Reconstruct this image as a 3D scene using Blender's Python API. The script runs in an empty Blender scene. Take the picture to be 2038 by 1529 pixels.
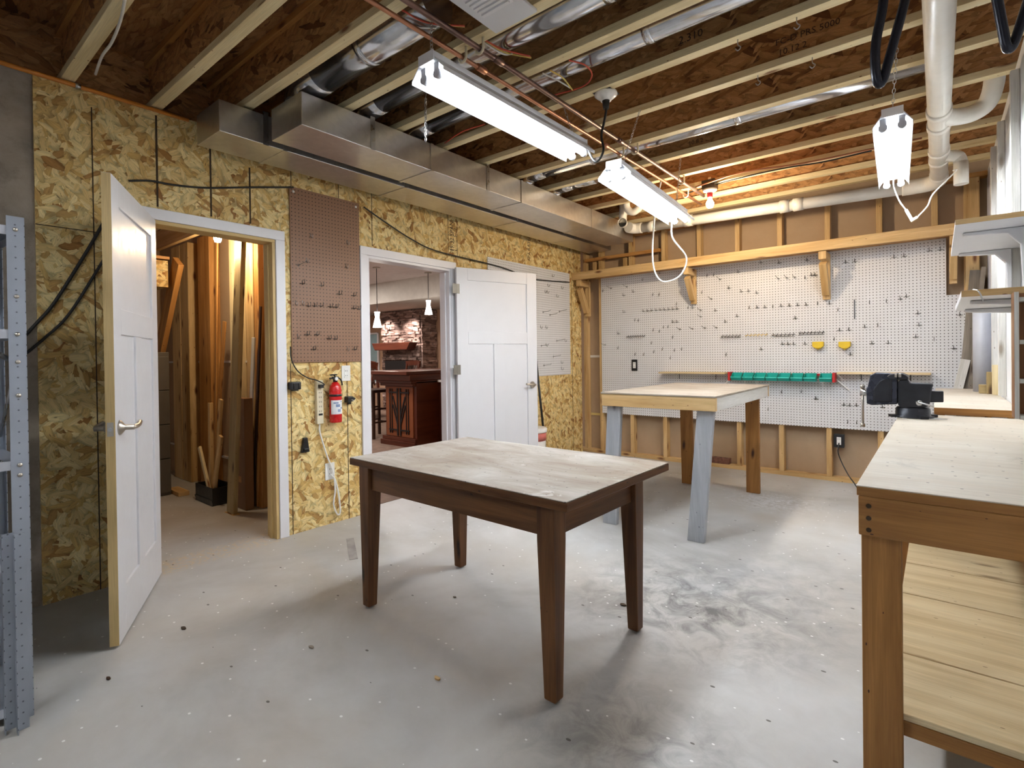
import bpy, bmesh, math, random
from mathutils import Vector, Matrix
RND = random.Random(11)
PI = math.pi
COL = bpy.context.scene.collection
# ---------------------------------------------------------------- camera
W, H = 2038, 1529
FPX, CAMX, CAMZ, YAW, PITCH, ROLL, SHY = 1041.12, 3.5198, 1.233, math.radians(39.1865), math.radians(-0.4243), math.radians(-0.7559), -48.01
_f = Vector((-math.sin(YAW)*math.cos(PITCH), math.cos(YAW)*math.cos(PITCH), math.sin(PITCH)))
_r0 = Vector((math.cos(YAW), math.sin(YAW), 0)); _u0 = _r0.cross(_f)
_r = _r0*math.cos(ROLL)+_u0*math.sin(ROLL); _u = _u0*math.cos(ROLL)-_r0*math.sin(ROLL)
EYE = Vector((CAMX, 0, CAMZ))
def ray(u, v): return _f+_r*((u-W/2)/FPX)-_u*((v-H/2-SHY)/FPX)
def on(a, val, u, v):
    d = ray(u, v); return EYE+d*((val-EYE[a])/d[a])
def oX(u, v, X=0.0): return on(0, X, u, v)
def oY(u, v, Y=5.78): return on(1, Y, u, v)
def oZ(u, v, Z=0.0): return on(2, Z, u, v)
cam = bpy.data.cameras.new('camera'); co = bpy.data.objects.new('camera', cam); COL.objects.link(co)
cam.sensor_fit = 'HORIZONTAL'; cam.sensor_width = 36; cam.lens = FPX/W*36; cam.shift_y = SHY/W; cam.clip_start = 0.02
mm = Matrix((_r, _u, -_f)).transposed().to_4x4(); mm.translation = EYE; co.matrix_world = mm
bpy.context.scene.camera = co
# ---------------------------------------------------------------- mesh builder
MW = {}
class MB:
    def __init__(s): s.v = []; s.f = []; s.uv = []; s.sm = []
    def face(s, idx, uvs, sm=False): s.f.append(idx); s.uv.append(uvs); s.sm.append(sm)
    def box(s, a, b, g=None, M=None, uvc=False):
        a = list(a); b = list(b)
        for i in range(3):
            if a[i] > b[i]: a[i], b[i] = b[i], a[i]
        L = [b[i]-a[i] for i in range(3)]
        if g is None: g = L.index(max(L))
        n = len(s.v)
        P = [Vector((b[0] if k & 1 else a[0], b[1] if k & 2 else a[1], b[2] if k & 4 else a[2])) for k in range(8)]
        s.v += [(M @ p) if M else p for p in P]
        for ax, fs in ((0, ((0, 4, 6, 2), (1, 3, 7, 5))), (1, ((0, 1, 5, 4), (2, 6, 7, 3))), (2, ((0, 2, 3, 1), (4, 5, 7, 6)))):
            o = [i for i in range(3) if i != ax]
            if g in o: uax = g
            else: uax = o[0] if L[o[0]] > L[o[1]] else o[1]
            vax = o[0] if o[1] == uax else o[1]
            for q, fi in enumerate(fs):
                s.face([n+i for i in fi], [(P[i][uax], P[i][vax]-(a[vax]+b[vax])/2) for i in fi] if uvc else [(P[i][uax], P[i][vax]+ax*.173+q*.071) for i in fi])
        return s
    def bar(s, p, q, w, h, up=(0, 0, 1)):
        p = Vector(p); q = Vector(q); d = q-p; L = d.length; x = d.normalized(); up = Vector(up)
        if abs(x.dot(up)) > .98: up = Vector((1, 0, 0))
        y = up.cross(x).normalized(); z = x.cross(y)
        M = Matrix((x, y, z)).transposed().to_4x4(); M.translation = p
        return s.box((0, -w/2, -h/2), (L, w/2, h/2), 0, M)
    def tube(s, pts, r, n=8, cap=True):
        pts = [Vector(p) for p in pts]; m = len(pts)
        rs = r if isinstance(r, (list, tuple)) else [r]*m
        t0 = (pts[1]-pts[0]).normalized(); nn = t0.orthogonal().normalized(); base = len(s.v); L = 0; Ls = []
        for i in range(m):
            if i: L += (pts[i]-pts[i-1]).length
            Ls.append(L)
            t = ((pts[i+1]-pts[i]) if i < m-1 else (pts[i]-pts[i-1])).normalized()
            if 0 < i < m-1: t = ((pts[i+1]-pts[i]).normalized()+(pts[i]-pts[i-1]).normalized()).normalized()
            nn = (nn-t*nn.dot(t)).normalized(); bb = t.cross(nn)
            for k in range(n):
                a = 2*PI*k/n; s.v.append(pts[i]+(nn*math.cos(a)+bb*math.sin(a))*rs[i])
        for i in range(m-1):
            for k in range(n):
                k2 = (k+1) % n; c = 2*PI*max(rs[i], 1e-4)/n
                s.face([base+i*n+k, base+i*n+k2, base+(i+1)*n+k2, base+(i+1)*n+k], [(Ls[i], k*c), (Ls[i], (k+1)*c), (Ls[i+1], (k+1)*c), (Ls[i+1], k*c)], True)
        if cap:
            for i, rev in ((0, True), (m-1, False)):
                idx = [base+i*n+k for k in range(n)]
                if rev: idx.reverse()
                s.face(idx, [(math.cos(2*PI*k/n)*rs[i], math.sin(2*PI*k/n)*rs[i]) for k in range(n)])
        return s
    def cyl(s, p, q, r, n=16, r2=None): return s.tube([p, q], [r, r if r2 is None else r2], n)
    def lathe(s, prof, n=24, M=None, cap=True):
        base = len(s.v); m = len(prof)
        for r, z in prof:
            for k in range(n):
                a = 2*PI*k/n; p = Vector((r*math.cos(a), r*math.sin(a), z)); s.v.append((M @ p) if M else p)
        for i in range(m-1):
            for k in range(n):
                k2 = (k+1) % n; c = 2*PI*max(prof[i][0], .001)/n
                s.face([base+i*n+k, base+i*n+k2, base+(i+1)*n+k2, base+(i+1)*n+k], [(k*c, prof[i][1]), ((k+1)*c, prof[i][1]), ((k+1)*c, prof[i+1][1]), (k*c, prof[i+1][1])], True)
        if cap:
            for i, rev in ((0, True), (m-1, False)):
                if prof[i][0] < 1e-5: continue
                idx = [base+i*n+k for k in range(n)]
                if rev: idx.reverse()
                s.face(idx, [(s.v[j][0], s.v[j][1]) for j in idx])
        return s
    def prism(s, poly, d, M=None):
        n = len(poly); base = len(s.v)
        ar = sum(poly[i][0]*poly[(i+1) % n][1]-poly[(i+1) % n][0]*poly[i][1] for i in range(n))
        if ar < 0: poly = poly[::-1]
        for z in (0, d):
            for x, y in poly:
                p = Vector((x, y, z)); s.v.append((M @ p) if M else p)
        s.face([base+i for i in range(n)][::-1], [(poly[i][0], poly[i][1]) for i in range(n)][::-1])
        s.face([base+n+i for i in range(n)], [(poly[i][0], poly[i][1]) for i in range(n)])
        for i in range(n):
            j = (i+1) % n; e = math.dist(poly[i], poly[j])
            s.face([base+i, base+j, base+n+j, base+n+i], [(0, 0), (e, 0), (e, d), (0, d)])
        return s
    def build(s, name, mat, parent=None, local=False, bevel=0.0, seg=2):
        if parent is None:
            xs = [p[0] for p in s.v]; ys = [p[1] for p in s.v]; zs = [p[2] for p in s.v]
            loc = Vector(((min(xs)+max(xs))/2, (min(ys)+max(ys))/2, min(zs))); T = Matrix.Translation(-loc)
        elif local: T = Matrix.Identity(4)
        else: T = MW[parent].inverted()
        me = bpy.data.meshes.new(name)
        me.from_pydata([T @ Vector(p) for p in s.v], [], s.f)
        uvl = me.uv_layers.new(name='UVMap'); k = 0
        flat = []
        for u in s.uv:
            for c in u: flat += [c[0], c[1]]
        uvl.data.foreach_set('uv', flat)
        me.polygons.foreach_set('use_smooth', s.sm)
        me.materials.append(mat); me.update()
        o = bpy.data.objects.new(name, me); COL.objects.link(o)
        if parent is None: o.location = loc; MW[o] = Matrix.Translation(loc)
        else: o.parent = parent; MW[o] = MW[parent]
        if bevel:
            b = o.modifiers.new('bevel', 'BEVEL'); b.width = bevel; b.segments = seg; b.limit_method = 'ANGLE'; b.angle_limit = math.radians(50)
        return o
def tag(o, label, cat, group=None, kind=None):
    if label: o['label'] = label
    if cat: o['category'] = cat
    if group: o['group'] = group
    if kind: o['kind'] = kind
    return o
def thing(name, label, cat, loc=(0, 0, 0), rz=0.0, group=None):
    o = bpy.data.objects.new(name, None); COL.objects.link(o); o.empty_display_size = .05
    o.location = loc; o.rotation_euler = (0, 0, rz)
    MW[o] = Matrix.Translation(Vector(loc)) @ Matrix.Rotation(rz, 4, 'Z')
    return tag(o, label, cat, group)
def struct(o, label=None, cat=None): return tag(o, label, cat, None, 'structure')
def dup(root, loc=None, rz=None, label=None, group=None):
    def rec(o, par):
        c = o.copy(); COL.objects.link(c)
        if par: c.parent = par
        for ch in list(o.children): rec(ch, c)
        return c
    c = rec(root, None)
    if loc is not None: c.location = loc
    if rz is not None: c.rotation_euler = (0, 0, rz)
    if label: c['label'] = label
    if group: c['group'] = group
    return c
def B(a, b, g=None): return MB().box(a, b, g)
def curve(pts, k=8):
    P = [Vector(p) for p in pts]; P = [P[0]*2-P[1]]+P+[P[-1]*2-P[-2]]; out = []
    for i in range(1, len(P)-2):
        for j in range(k):
            t = j/k
            out.append(.5*((2*P[i])+(P[i+1]-P[i-1])*t+(2*P[i-1]-5*P[i]+4*P[i+1]-P[i+2])*t*t+(3*P[i]-P[i-1]-3*P[i+1]+P[i+2])*t**3))
    out.append(P[-2]); return out
def frame(o, x, z):   # matrix with local x, z axes at o
    x = Vector(x).normalized(); z = Vector(z).normalized(); y = z.cross(x).normalized(); x = y.cross(z)
    M = Matrix((x, y, z)).transposed().to_4x4(); M.translation = Vector(o); return M
def text(name, body, size, M, mat, parent, align='LEFT', sx=1.0):
    cu = bpy.data.curves.new('t', 'FONT'); cu.body = body; cu.size = size; cu.align_x = align; cu.resolution_u = 2
    t = bpy.data.objects.new('t', cu); COL.objects.link(t)
    me = bpy.data.meshes.new_from_object(t.evaluated_get(bpy.context.evaluated_depsgraph_get()))
    bpy.data.objects.remove(t); bpy.data.curves.remove(cu)
    Mi = MW[parent].inverted() @ M @ Matrix.Diagonal((sx, 1, 1, 1)); me.transform(Mi); me.materials.clear(); me.materials.append(mat); me.name = name
    o = bpy.data.objects.new(name, me); COL.objects.link(o); o.parent = parent; MW[o] = MW[parent]; return o
# ---------------------------------------------------------------- materials
class NT:
    def __init__(s, name):
        s.m = bpy.data.materials.new(name); s.m.use_nodes = True; s.t = s.m.node_tree
        s.p = s.t.nodes['Principled BSDF']; s._uv = None
    def n(s, typ, **k):
        nd = s.t.nodes.new(typ)
        for a, b in k.items(): setattr(nd, a, b)
        return nd
    def l(s, a, b): s.t.links.new(a, b)
    def put(s, sock, val):
        if isinstance(val, bpy.types.NodeSocket): s.l(val, sock)
        elif val is not None: sock.default_value = val
    def uv(s, rnd=True):
        if s._uv: return s._uv
        c = s.n('ShaderNodeTexCoord').outputs['UV']
        if rnd:
            r = s.n('ShaderNodeObjectInfo').outputs['Random']
            q = s.math('MULTIPLY', r, 37.0); v = s.n('ShaderNodeCombineXYZ'); s.l(q, v.inputs[0]); s.l(s.math('MULTIPLY', r, 11.3), v.inputs[1])
            a = s.n('ShaderNodeVectorMath', operation='ADD'); s.l(c, a.inputs[0]); s.l(v.outputs[0], a.inputs[1]); c = a.outputs[0]
        s._uv = c; return c
    def mapp(s, vec, scale=(1, 1, 1), rot=0.0, loc=(0, 0, 0)):
        m = s.n('ShaderNodeMapping'); s.l(vec, m.inputs[0]); m.inputs['Scale'].default_value = scale; m.inputs['Rotation'].default_value = (0, 0, rot); m.inputs['Location'].default_value = loc
        return m.outputs[0]
    def noise(s, vec, sc, det=4, rough=.55, dist=0.0):
        n = s.n('ShaderNodeTexNoise'); s.l(vec, n.inputs['Vector']); n.inputs['Scale'].default_value = sc; n.inputs['Detail'].default_value = det; n.inputs['Roughness'].default_value = rough; n.inputs['Distortion'].default_value = dist
        return n.outputs['Fac']
    def voro(s, vec, sc, feat='F1', dims='2D', rnd=1.0):
        n = s.n('ShaderNodeTexVoronoi', feature=feat, voronoi_dimensions=dims); s.l(vec, n.inputs['Vector']); n.inputs['Scale'].default_value = sc; n.inputs['Randomness'].default_value = rnd
        return n
    def math(s, op, a, b=None, c=None):
        n = s.n('ShaderNodeMath', operation=op); s.put(n.inputs[0], a); s.put(n.inputs[1], b)
        if c is not None: s.put(n.inputs[2], c)
        return n.outputs[0]
    def ramp(s, fac, stops, interp='LINEAR'):
        r = s.n('ShaderNodeValToRGB'); s.l(fac, r.inputs[0]); e = r.color_ramp.elements; r.color_ramp.interpolation = interp
        while len(e) < len(stops): e.new(.5)
        for i, (p, c) in enumerate(stops):
            e[i].position = p; e[i].color = (c, c, c, 1) if isinstance(c, (int, float)) else (*c, 1)
        return r.outputs[0]
    def mix(s, fac, a, b, mode='MIX'):
        m = s.n('ShaderNodeMix', data_type='RGBA', blend_type=mode)
        def P(i, v):
            if isinstance(v, bpy.types.NodeSocket): s.l(v, m.inputs[i])
            else: m.inputs[i].default_value = (*v, 1) if isinstance(v, tuple) and len(v) == 3 else v
        P(0, fac); P(6, a); P(7, b); return m.outputs[2]
    def mixf(s, fac, a, b):
        m = s.n('ShaderNodeMix', data_type='FLOAT'); s.put(m.inputs[0], fac); s.put(m.inputs[2], a); s.put(m.inputs[3], b); return m.outputs[0]
    def bump(s, h, st=.3, d=.01):
        b = s.n('ShaderNodeBump'); b.inputs['Strength'].default_value = st; b.inputs['Distance'].default_value = d; s.l(h, b.inputs['Height']); s.l(b.outputs[0], s.p.inputs['Normal'])
    def fin(s, col=None, rough=None, metal=None, spec=None):
        if col is not None: s.put(s.p.inputs['Base Color'], (*col, 1) if isinstance(col, tuple) else col)
        s.put(s.p.inputs['Roughness'], rough); s.put(s.p.inputs['Metallic'], metal); s.put(s.p.inputs['Specular IOR Level'], spec)
        return s.m
def plain(name, col, rough=.5, metal=0.0, var=.06, spec=None):
    t = NT(name)
    if not var: return t.fin(col, rough, metal, spec)
    c = t.n('ShaderNodeTexCoord').outputs['Object']; f = t.noise(c, 9, 3)
    a = tuple(x*(1-var) for x in col); b = tuple(min(1, x*(1+var)) for x in col)
    return t.fin(t.ramp(f, [(.3, a), (.7, b)]), t.ramp(t.noise(c, 23, 3), [(.3, max(0, rough-.06)), (.7, min(1, rough+.06))]), metal, spec)
def wood(name, lo, hi, dark, rough=.55, knots=.35, sx=1.1, sy=16.0, spec=.35):
    t = NT(name); uv = t.uv()
    w = t.noise(t.mapp(uv, (sx, sy, 1)), 1.0, 5, .6, .5)
    c = t.ramp(w, [(.28, lo), (.5, tuple((a+b)/2 for a, b in zip(lo, hi))), (.68, hi)])
    g = t.noise(t.mapp(uv, (7, 260, 1)), 1.0, 3, .6); c = t.mix(.5, c, t.ramp(g, [(.3, .62), (.62, 1.0)]), 'MULTIPLY')
    big = t.noise(t.mapp(uv, (1.3, 3, 1)), 1.0, 2); c = t.mix(.35, c, t.ramp(big, [(.3, .65), (.7, 1.0)]), 'MULTIPLY')
    if knots:
        v = t.voro(t.mapp(uv, (2.6, 8.5, 1)), 1.0); k = t.ramp(v.outputs['Distance'], [(.05, 1.0), (.16, 0.0)])
        sep = t.n('ShaderNodeSeparateColor'); t.l(v.outputs['Color'], sep.inputs[0])
        k = t.math('MULTIPLY', k, t.math('LESS_THAN', sep.outputs[0], knots)); c = t.mix(k, c, dark)
        n = t.voro(t.mapp(uv, (9, 22, 1)), 1.0); s2 = t.n('ShaderNodeSeparateColor'); t.l(n.outputs['Color'], s2.inputs[0]); k2 = t.math('MULTIPLY', t.math('LESS_THAN', n.outputs['Distance'], t.math('MULTIPLY', s2.outputs[1], .06)), t.math('LESS_THAN', s2.outputs[0], .3)); c = t.mix(k2, c, dark)
    t.bump(g, .15, .002)
    return t.fin(c, rough, None, spec)
def osb(name, dark, mid, light, flake=(8.5, 36.0), rough=.6, crack=.7, angs=(.25, .95, 1.6, 2.2, 2.8, .6)):
    t = NT(name); uv = t.uv(False)
    wob = t.n('ShaderNodeTexNoise'); t.l(uv, wob.inputs['Vector']); wob.inputs['Scale'].default_value = 30; wob.inputs['Detail'].default_value = 2
    wv = t.n('ShaderNodeVectorMath', operation='MULTIPLY_ADD'); t.l(wob.outputs['Color'], wv.inputs[0]); wv.inputs[1].default_value = (.009, .009, 0); t.l(uv, wv.inputs[2]); uv2 = wv.outputs[0]
    best = None
    for i, a in enumerate(angs):
        sx, sy = flake[0]*(1+.12*i), flake[1]*(1-.14*(i % 3))
        v = t.voro(t.mapp(t.mapp(uv2, (1, 1, 1), a), (sx, sy, 1), 0, (i*3.7, i*1.9, 0)), 1.0)
        sp = t.n('ShaderNodeSeparateColor'); t.l(v.outputs['Color'], sp.inputs[0])
        pr = t.math('SUBTRACT', sp.outputs[0], t.math('MULTIPLY', v.outputs['Distance'], .5))
        if best is None: best, tone, lit, ang = pr, sp.outputs[1], v.outputs['Distance'], t.math('ADD', a, 0.0)
        else:
            gt = t.math('GREATER_THAN', pr, best); tone = t.mixf(gt, tone, sp.outputs[1]); lit = t.mixf(gt, lit, v.outputs['Distance']); ang = t.mixf(gt, ang, a); best = t.math('MAXIMUM', pr, best)
    hm = tuple(.5*(a+b) for a, b in zip(light, mid))
    c = t.ramp(tone, [(.0, dark), (.09, tuple(.45*a+.55*b for a, b in zip(dark, mid))), (.2, mid), (.5, hm), (.97, light)])
    vr = t.n('ShaderNodeVectorRotate', rotation_type='Z_AXIS'); t.l(uv2, vr.inputs['Vector']); t.l(ang, vr.inputs['Angle'])
    gr = t.noise(t.mapp(vr.outputs[0], (16, 190, 1)), 1.0, 4, .65); c = t.mix(.75, c, t.ramp(gr, [(.30, .55), (.62, 1.0)]), 'MULTIPLY')
    c = t.mix(.75, c, t.ramp(lit, [(.36, 1.0), (.66, .5)]), 'MULTIPLY')  # shade at the flake edges, painted into the colour
    cr = t.noise(t.mapp(vr.outputs[0], (26, 110, 1), 0, (5, 3, 0)), 1.0, 2, .5); c = t.mix(t.ramp(cr, [(.655, 0.0), (.70, crack)]), c, tuple(x*.28 for x in dark))
    t.bump(t.math('ADD', tone, gr), .2, .003)
    return t.fin(c, rough, None, .3)
def pegmat(name, col, hole, rough=.45):
    t = NT(name); uv = t.uv(False); sp = t.n('ShaderNodeSeparateXYZ'); t.l(t.mapp(uv, (1/.0262, 1/.0262, 1)), sp.inputs[0])
    d = []
    for i in (0, 1): d.append(t.math('SUBTRACT', t.math('FRACT', sp.outputs[i]), .5))
    r = t.math('SQRT', t.math('ADD', t.math('MULTIPLY', d[0], d[0]), t.math('MULTIPLY', d[1], d[1])))
    k = t.ramp(r, [(.13, 1.0), (.18, 0.0)])
    f = t.noise(uv, 3, 3); base = t.ramp(f, [(.3, tuple(x*.93 for x in col)), (.7, col)])
    return t.fin(t.mix(k, base, hole), rough, None, .4)
def emis(name, col, st):
    t = NT(name); t.p.inputs['Emission Color'].default_value = (*col, 1); t.p.inputs['Emission Strength'].default_value = st
    return t.fin(col, .5)
M = {}
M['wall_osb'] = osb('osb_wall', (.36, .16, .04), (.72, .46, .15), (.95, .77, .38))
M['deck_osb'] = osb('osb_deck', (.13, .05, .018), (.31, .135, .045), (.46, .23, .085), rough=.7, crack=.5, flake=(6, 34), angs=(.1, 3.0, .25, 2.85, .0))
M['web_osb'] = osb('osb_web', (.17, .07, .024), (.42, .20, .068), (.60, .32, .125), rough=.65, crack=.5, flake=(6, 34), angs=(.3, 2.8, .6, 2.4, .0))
M['seam'] = plain('panel_gap', (.05, .03, .015), .9)
M['pine'] = wood('pine', (.54, .315, .11), (.84, .60, .30), (.16, .06, .02), .55, .35)
M['pine_pale'] = wood('pale_pine', (.74, .57, .29), (.92, .79, .50), (.2, .08, .03), .55, .25)
M['pine_orange'] = wood('orange_pine', (.42, .18, .045), (.70, .37, .12), (.15, .05, .015), .5, .4)
M['treated'] = wood('treated_pine', (.30, .21, .09), (.52, .40, .20), (.08, .04, .02), .6, .5)
M['oak'] = wood('dark_oak', (.06, .021, .007), (.20, .085, .03), (.02, .01, .006), .45, .12, 1.4, 22, .28)
M['bench_wood'] = wood('bench_wood', (.27, .115, .026), (.50, .24, .065), (.05, .018, .01), .5, .3)
M['shelf_ply'] = wood('shelf_ply', (.64, .47, .245), (.88, .72, .45), (.3, .2, .1), .55, .12)
M['grey_wood'] = wood('weathered_wood', (.16, .13, .10), (.36, .31, .25), (.06, .04, .03), .8, .3)
M['white_wood'] = wood('whitened_wood', (.60, .58, .52), (.82, .80, .76), (.3, .25, .2), .6, .2)
M['cherry'] = wood('cherry', (.065, .014, .007), (.14, .035, .016), (.05, .01, .005), .3, 0, 1.2, 14, .5)
M['grey_paint_wood'] = wood('grey_painted_wood', (.36, .38, .41), (.52, .54, .57), (.12, .12, .14), .55, .25)
M['wood_dark'] = wood('walnut_strip', (.03, .012, .007), (.07, .03, .015), (.02, .01, .005), .5, 0)
M['cedar'] = wood('red_brown_ply', (.25, .10, .035), (.43, .20, .075), (.08, .03, .015), .5, .2, 1.6, 9)
def worn_top(name, base, alt, paint, edge_dirt=.5):
    t = NT(name); uv = t.n('ShaderNodeTexCoord').outputs['Object']
    a = t.noise(t.mapp(uv, (1.6, 3.2, 1)), 1.4, 5, .65, .6); c = t.ramp(a, [(.30, alt), (.5, tuple(.5*(x+y) for x, y in zip(alt, base))), (.68, base)])
    g = t.noise(t.mapp(uv, (4, 70, 1)), 1.0, 3); c = t.mix(.4, c, t.ramp(g, [(.3, .7), (.6, 1.0)]), 'MULTIPLY')
    st = t.noise(uv, 7.5, 4, .65, 1.2); c = t.mix(t.ramp(st, [(.66, 0.0), (.76, .75)]), c, paint)
    dk = t.noise(t.mapp(uv, (1, 1, 1), 0, (4, 2, 0)), 5.0, 5, .7, .4); c = t.mix(t.ramp(dk, [(.62, 0.0), (.78, edge_dirt)]), c, tuple(x*.35 for x in alt))
    v = t.voro(uv, 19); sc_ = t.n('ShaderNodeSeparateColor'); t.l(v.outputs['Color'], sc_.inputs[0]); sp = t.math('MULTIPLY', t.math('LESS_THAN', v.outputs['Distance'], .07), t.math('LESS_THAN', sc_.outputs[0], .3)); c = t.mix(t.math('MULTIPLY', sp, .8), c, (.06, .05, .04))
    t.bump(g, .12, .002)
    return t.fin(c, .5, None, .4)
M['table_top'] = worn_top('worn_table_top', (.47, .445, .405), (.24, .18, .125), (.72, .72, .71), .8)
M['far_top'] = worn_top('painted_table_top', (.47, .42, .355), (.30, .24, .175), (.80, .80, .79), .6)
M['bench_top'] = worn_top('bench_ply_top', (.64, .59, .50), (.54, .46, .36), (.80, .76, .68), .4)
def concrete_floor():
    t = NT('concrete_floor'); g = t.n('ShaderNodeNewGeometry').outputs['Position']
    a = t.noise(g, 1.1, 6, .62, .4); c = t.ramp(a, [(.3, (.37, .355, .33)), (.5, (.50, .495, .48)), (.72, (.60, .60, .595))])
    b = t.noise(t.mapp(g, (1, 1, 1), .4, (7, 3, 0)), 3.2, 5, .6); c = t.mix(.45, c, t.ramp(b, [(.3, .72), (.65, 1.0)]), 'MULTIPLY')
    tn = t.noise(t.mapp(g, (1, 1, 1), 0, (2, 9, 0)), .8, 3); c = t.mix(t.ramp(tn, [(.45, 0.0), (.75, .55)]), c, (.46, .385, .29))
    def blob(x, y, r, st, col, sc=5):
        nonlocal c
        d = t.n('ShaderNodeVectorMath', operation='DISTANCE'); t.l(g, d.inputs[0]); d.inputs[1].default_value = (x, y, 0)
        f = t.ramp(t.math('DIVIDE', d.outputs['Value'], r), [(.0, 1.0), (1.0, 0.0)])
        n = t.ramp(t.noise(g, sc, 6, .7, .8), [(.4, 0.0), (.65, 1.0)]); c = t.mix(t.math('MULTIPLY', t.math('MULTIPLY', f, n), st), c, col)
    p = oZ(1380, 1200); blob(p.x, p.y, .75, 1.0, (.06, .06, .06), 7)
    p = oZ(1250, 1480); blob(p.x, p.y, .5, .75, (.13, .13, .13), 9)
    p = oZ(1535, 998); blob(p.x, p.y, .42, .9, (.80, .81, .84), 26);
    p = oZ(1560, 1180); blob(p.x, p.y, .9, .5, (.2, .2, .2), 8)
    v = t.voro(t.mapp(g, (1, 1.3, 1), .3), 21, dims='3D'); sp = t.n('ShaderNodeSeparateColor'); t.l(v.outputs['Color'], sp.inputs[0])
    k = t.math('MULTIPLY', t.math('LESS_THAN', v.outputs['Distance'], t.math('MULTIPLY', sp.outputs[2], .13)), t.math('LESS_THAN', sp.outputs[0], t.math('MULTIPLY', tn, .95))); c = t.mix(t.math('MULTIPLY', k, .8), c, (.85, .85, .83))
    v = t.voro(t.mapp(g, (1, 1.7, 1), .8, (3, 1, 0)), 14, dims='3D'); sp = t.n('ShaderNodeSeparateColor'); t.l(v.outputs['Color'], sp.inputs[0])
    k = t.math('MULTIPLY', t.math('LESS_THAN', v.outputs['Distance'], t.math('MULTIPLY', sp.outputs[2], .13)), t.math('LESS_THAN', sp.outputs[1], .22)); c = t.mix(t.math('MULTIPLY', k, .85), c, (.06, .05, .04))
    sx = t.n('ShaderNodeSeparateXYZ'); t.l(g, sx.inputs[0]); ln = t.math('ABSOLUTE', t.math('ADD', sx.outputs[0], t.math('MULTIPLY', t.noise(g, 3, 3), .12))); ln = t.ramp(ln, [(.09, 1.0), (.15, 0.0)]); yy = t.math('MULTIPLY', t.math('GREATER_THAN', sx.outputs[1], 1.0), t.math('LESS_THAN', sx.outputs[1], 1.8))
    c = t.mix(t.math('MULTIPLY', t.math('MULTIPLY', ln, yy), t.ramp(t.noise(g, 38, 4), [(.45, 0.0), (.65, .8)])), c, (.62, .50, .34))
    t.bump(t.noise(g, 40, 4), .12, .004)
    return t.fin(c, t.ramp(b, [(.3, .42), (.7, .62)]), None, .45)
M['floor'] = concrete_floor()
def conc(name, a, b, sc=2.5, pits=True):
    t = NT(name); g = t.n('ShaderNodeNewGeometry').outputs['Position']; c = t.ramp(t.noise(g, sc, 6, .65, .3), [(.3, a), (.7, b)])
    if pits:
        v = t.voro(g, 22, dims='3D'); sp = t.n('ShaderNodeSeparateColor'); t.l(v.outputs['Color'], sp.inputs[0]); c = t.mix(t.math('MULTIPLY', t.math('LESS_THAN', v.outputs['Distance'], t.math('MULTIPLY', sp.outputs[1], .22)), t.math('LESS_THAN', sp.outputs[0], .4)), c, tuple(x*.45 for x in a)); c = t.mix(t.ramp(t.noise(g, 9, 5, .7), [(.5, 0.0), (.75, .5)]), c, tuple(x*.5 for x in a))
    t.bump(t.noise(g, 30, 4), .25, .006); return t.fin(c, .8, None, .25)
M['conc_wall'] = conc('concrete_wall', (.22, .185, .145), (.44, .37, .30))
M['conc_white'] = conc('whitewashed_concrete', (.58, .59, .61), (.78, .79, .80), 1.5, False)
M['drywall_tan'] = conc('drywall_back', (.40, .285, .18), (.50, .365, .24), 1.0, False)
M['wall_mauve'] = plain('mauve_wall', (.52, .43, .40), .8)
M['soffit'] = plain('soffit_paint', (.52, .50, .46), .8)
M['tan_wall'] = plain('tan_wall', (.46, .29, .19), .8)
M['carpet'] = plain('brown_carpet', (.17, .11, .08), .95, 0, .25)
M['white'] = plain('white_paint', (.70, .70, .725), .42, 0, .012)
M['white_trim'] = plain('white_trim', (.77, .76, .785), .4, 0, .012)
M['edge_tan'] = wood('bare_edge', (.60, .42, .17), (.72, .52, .24), (.4, .25, .1), .5, 0)
M['plastic_white'] = plain('white_plastic', (.82, .81, .78), .35)
M['ivory'] = plain('ivory_plastic', (.72, .64, .46), .4)
M['pvc'] = plain('pvc', (.74, .71, .64), .35)
M['grey_pvc'] = plain('grey_pipe', (.42, .43, .47), .4)
M['black'] = plain('black_plastic', (.012, .012, .013), .4)
M['rubber'] = plain('black_rubber', (.015, .014, .013), .55)
M['hose_steel'] = plain('coated_steel_rod', (.02, .022, .034), .25, .4, 0)
M['teal'] = plain('teal_plastic', (.008, .40, .33), .35)
M['yellow'] = plain('yellow_plastic', (.72, .50, .02), .45)
M['red'] = plain('red_paint', (.62, .012, .012), .25)
M['red_plastic'] = plain('red_plastic', (.5, .02, .02), .4)
M['steel'] = plain('steel', (.55, .55, .55), .3, 1.0)
M['nickel'] = plain('nickel', (.50, .46, .40), .38, 1.0)
M['dark_steel'] = plain('dark_steel', (.10, .10, .11), .45, .8)
M['iron'] = plain('cast_iron', (.03, .032, .04), .38, .5, .3)
M['iron_highlight'] = plain('iron_bluish_highlight', (.04, .045, .068), .28, .4)  # dark iron with its bluish highlight put into the base colour
M['teal_lip'] = plain('pale_teal_plastic', (.06, .60, .52), .3)
M['hook'] = plain('hook_wire', (.11, .105, .10), .35, .9)
M['hook_bright'] = plain('zinc_hook_wire', (.42, .42, .44), .3, 1.0)
M['copper'] = plain('copper', (.47, .22, .13), .4, .85, .25)
M['orange_tube'] = plain('orange_tube', (.62, .22, .03), .4)
M['cardboard'] = plain('cardboard', (.25, .125, .055), .75)
M['cabinet'] = plain('brown_grey_enamel', (.10, .085, .065), .45)
M['wire_red'] = plain('red_wire', (.55, .07, .03), .45)
M['wire_yellow'] = plain('yellow_wire', (.66, .46, .10), .45)
M['wire_white'] = plain('white_wire', (.75, .72, .66), .45)
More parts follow.
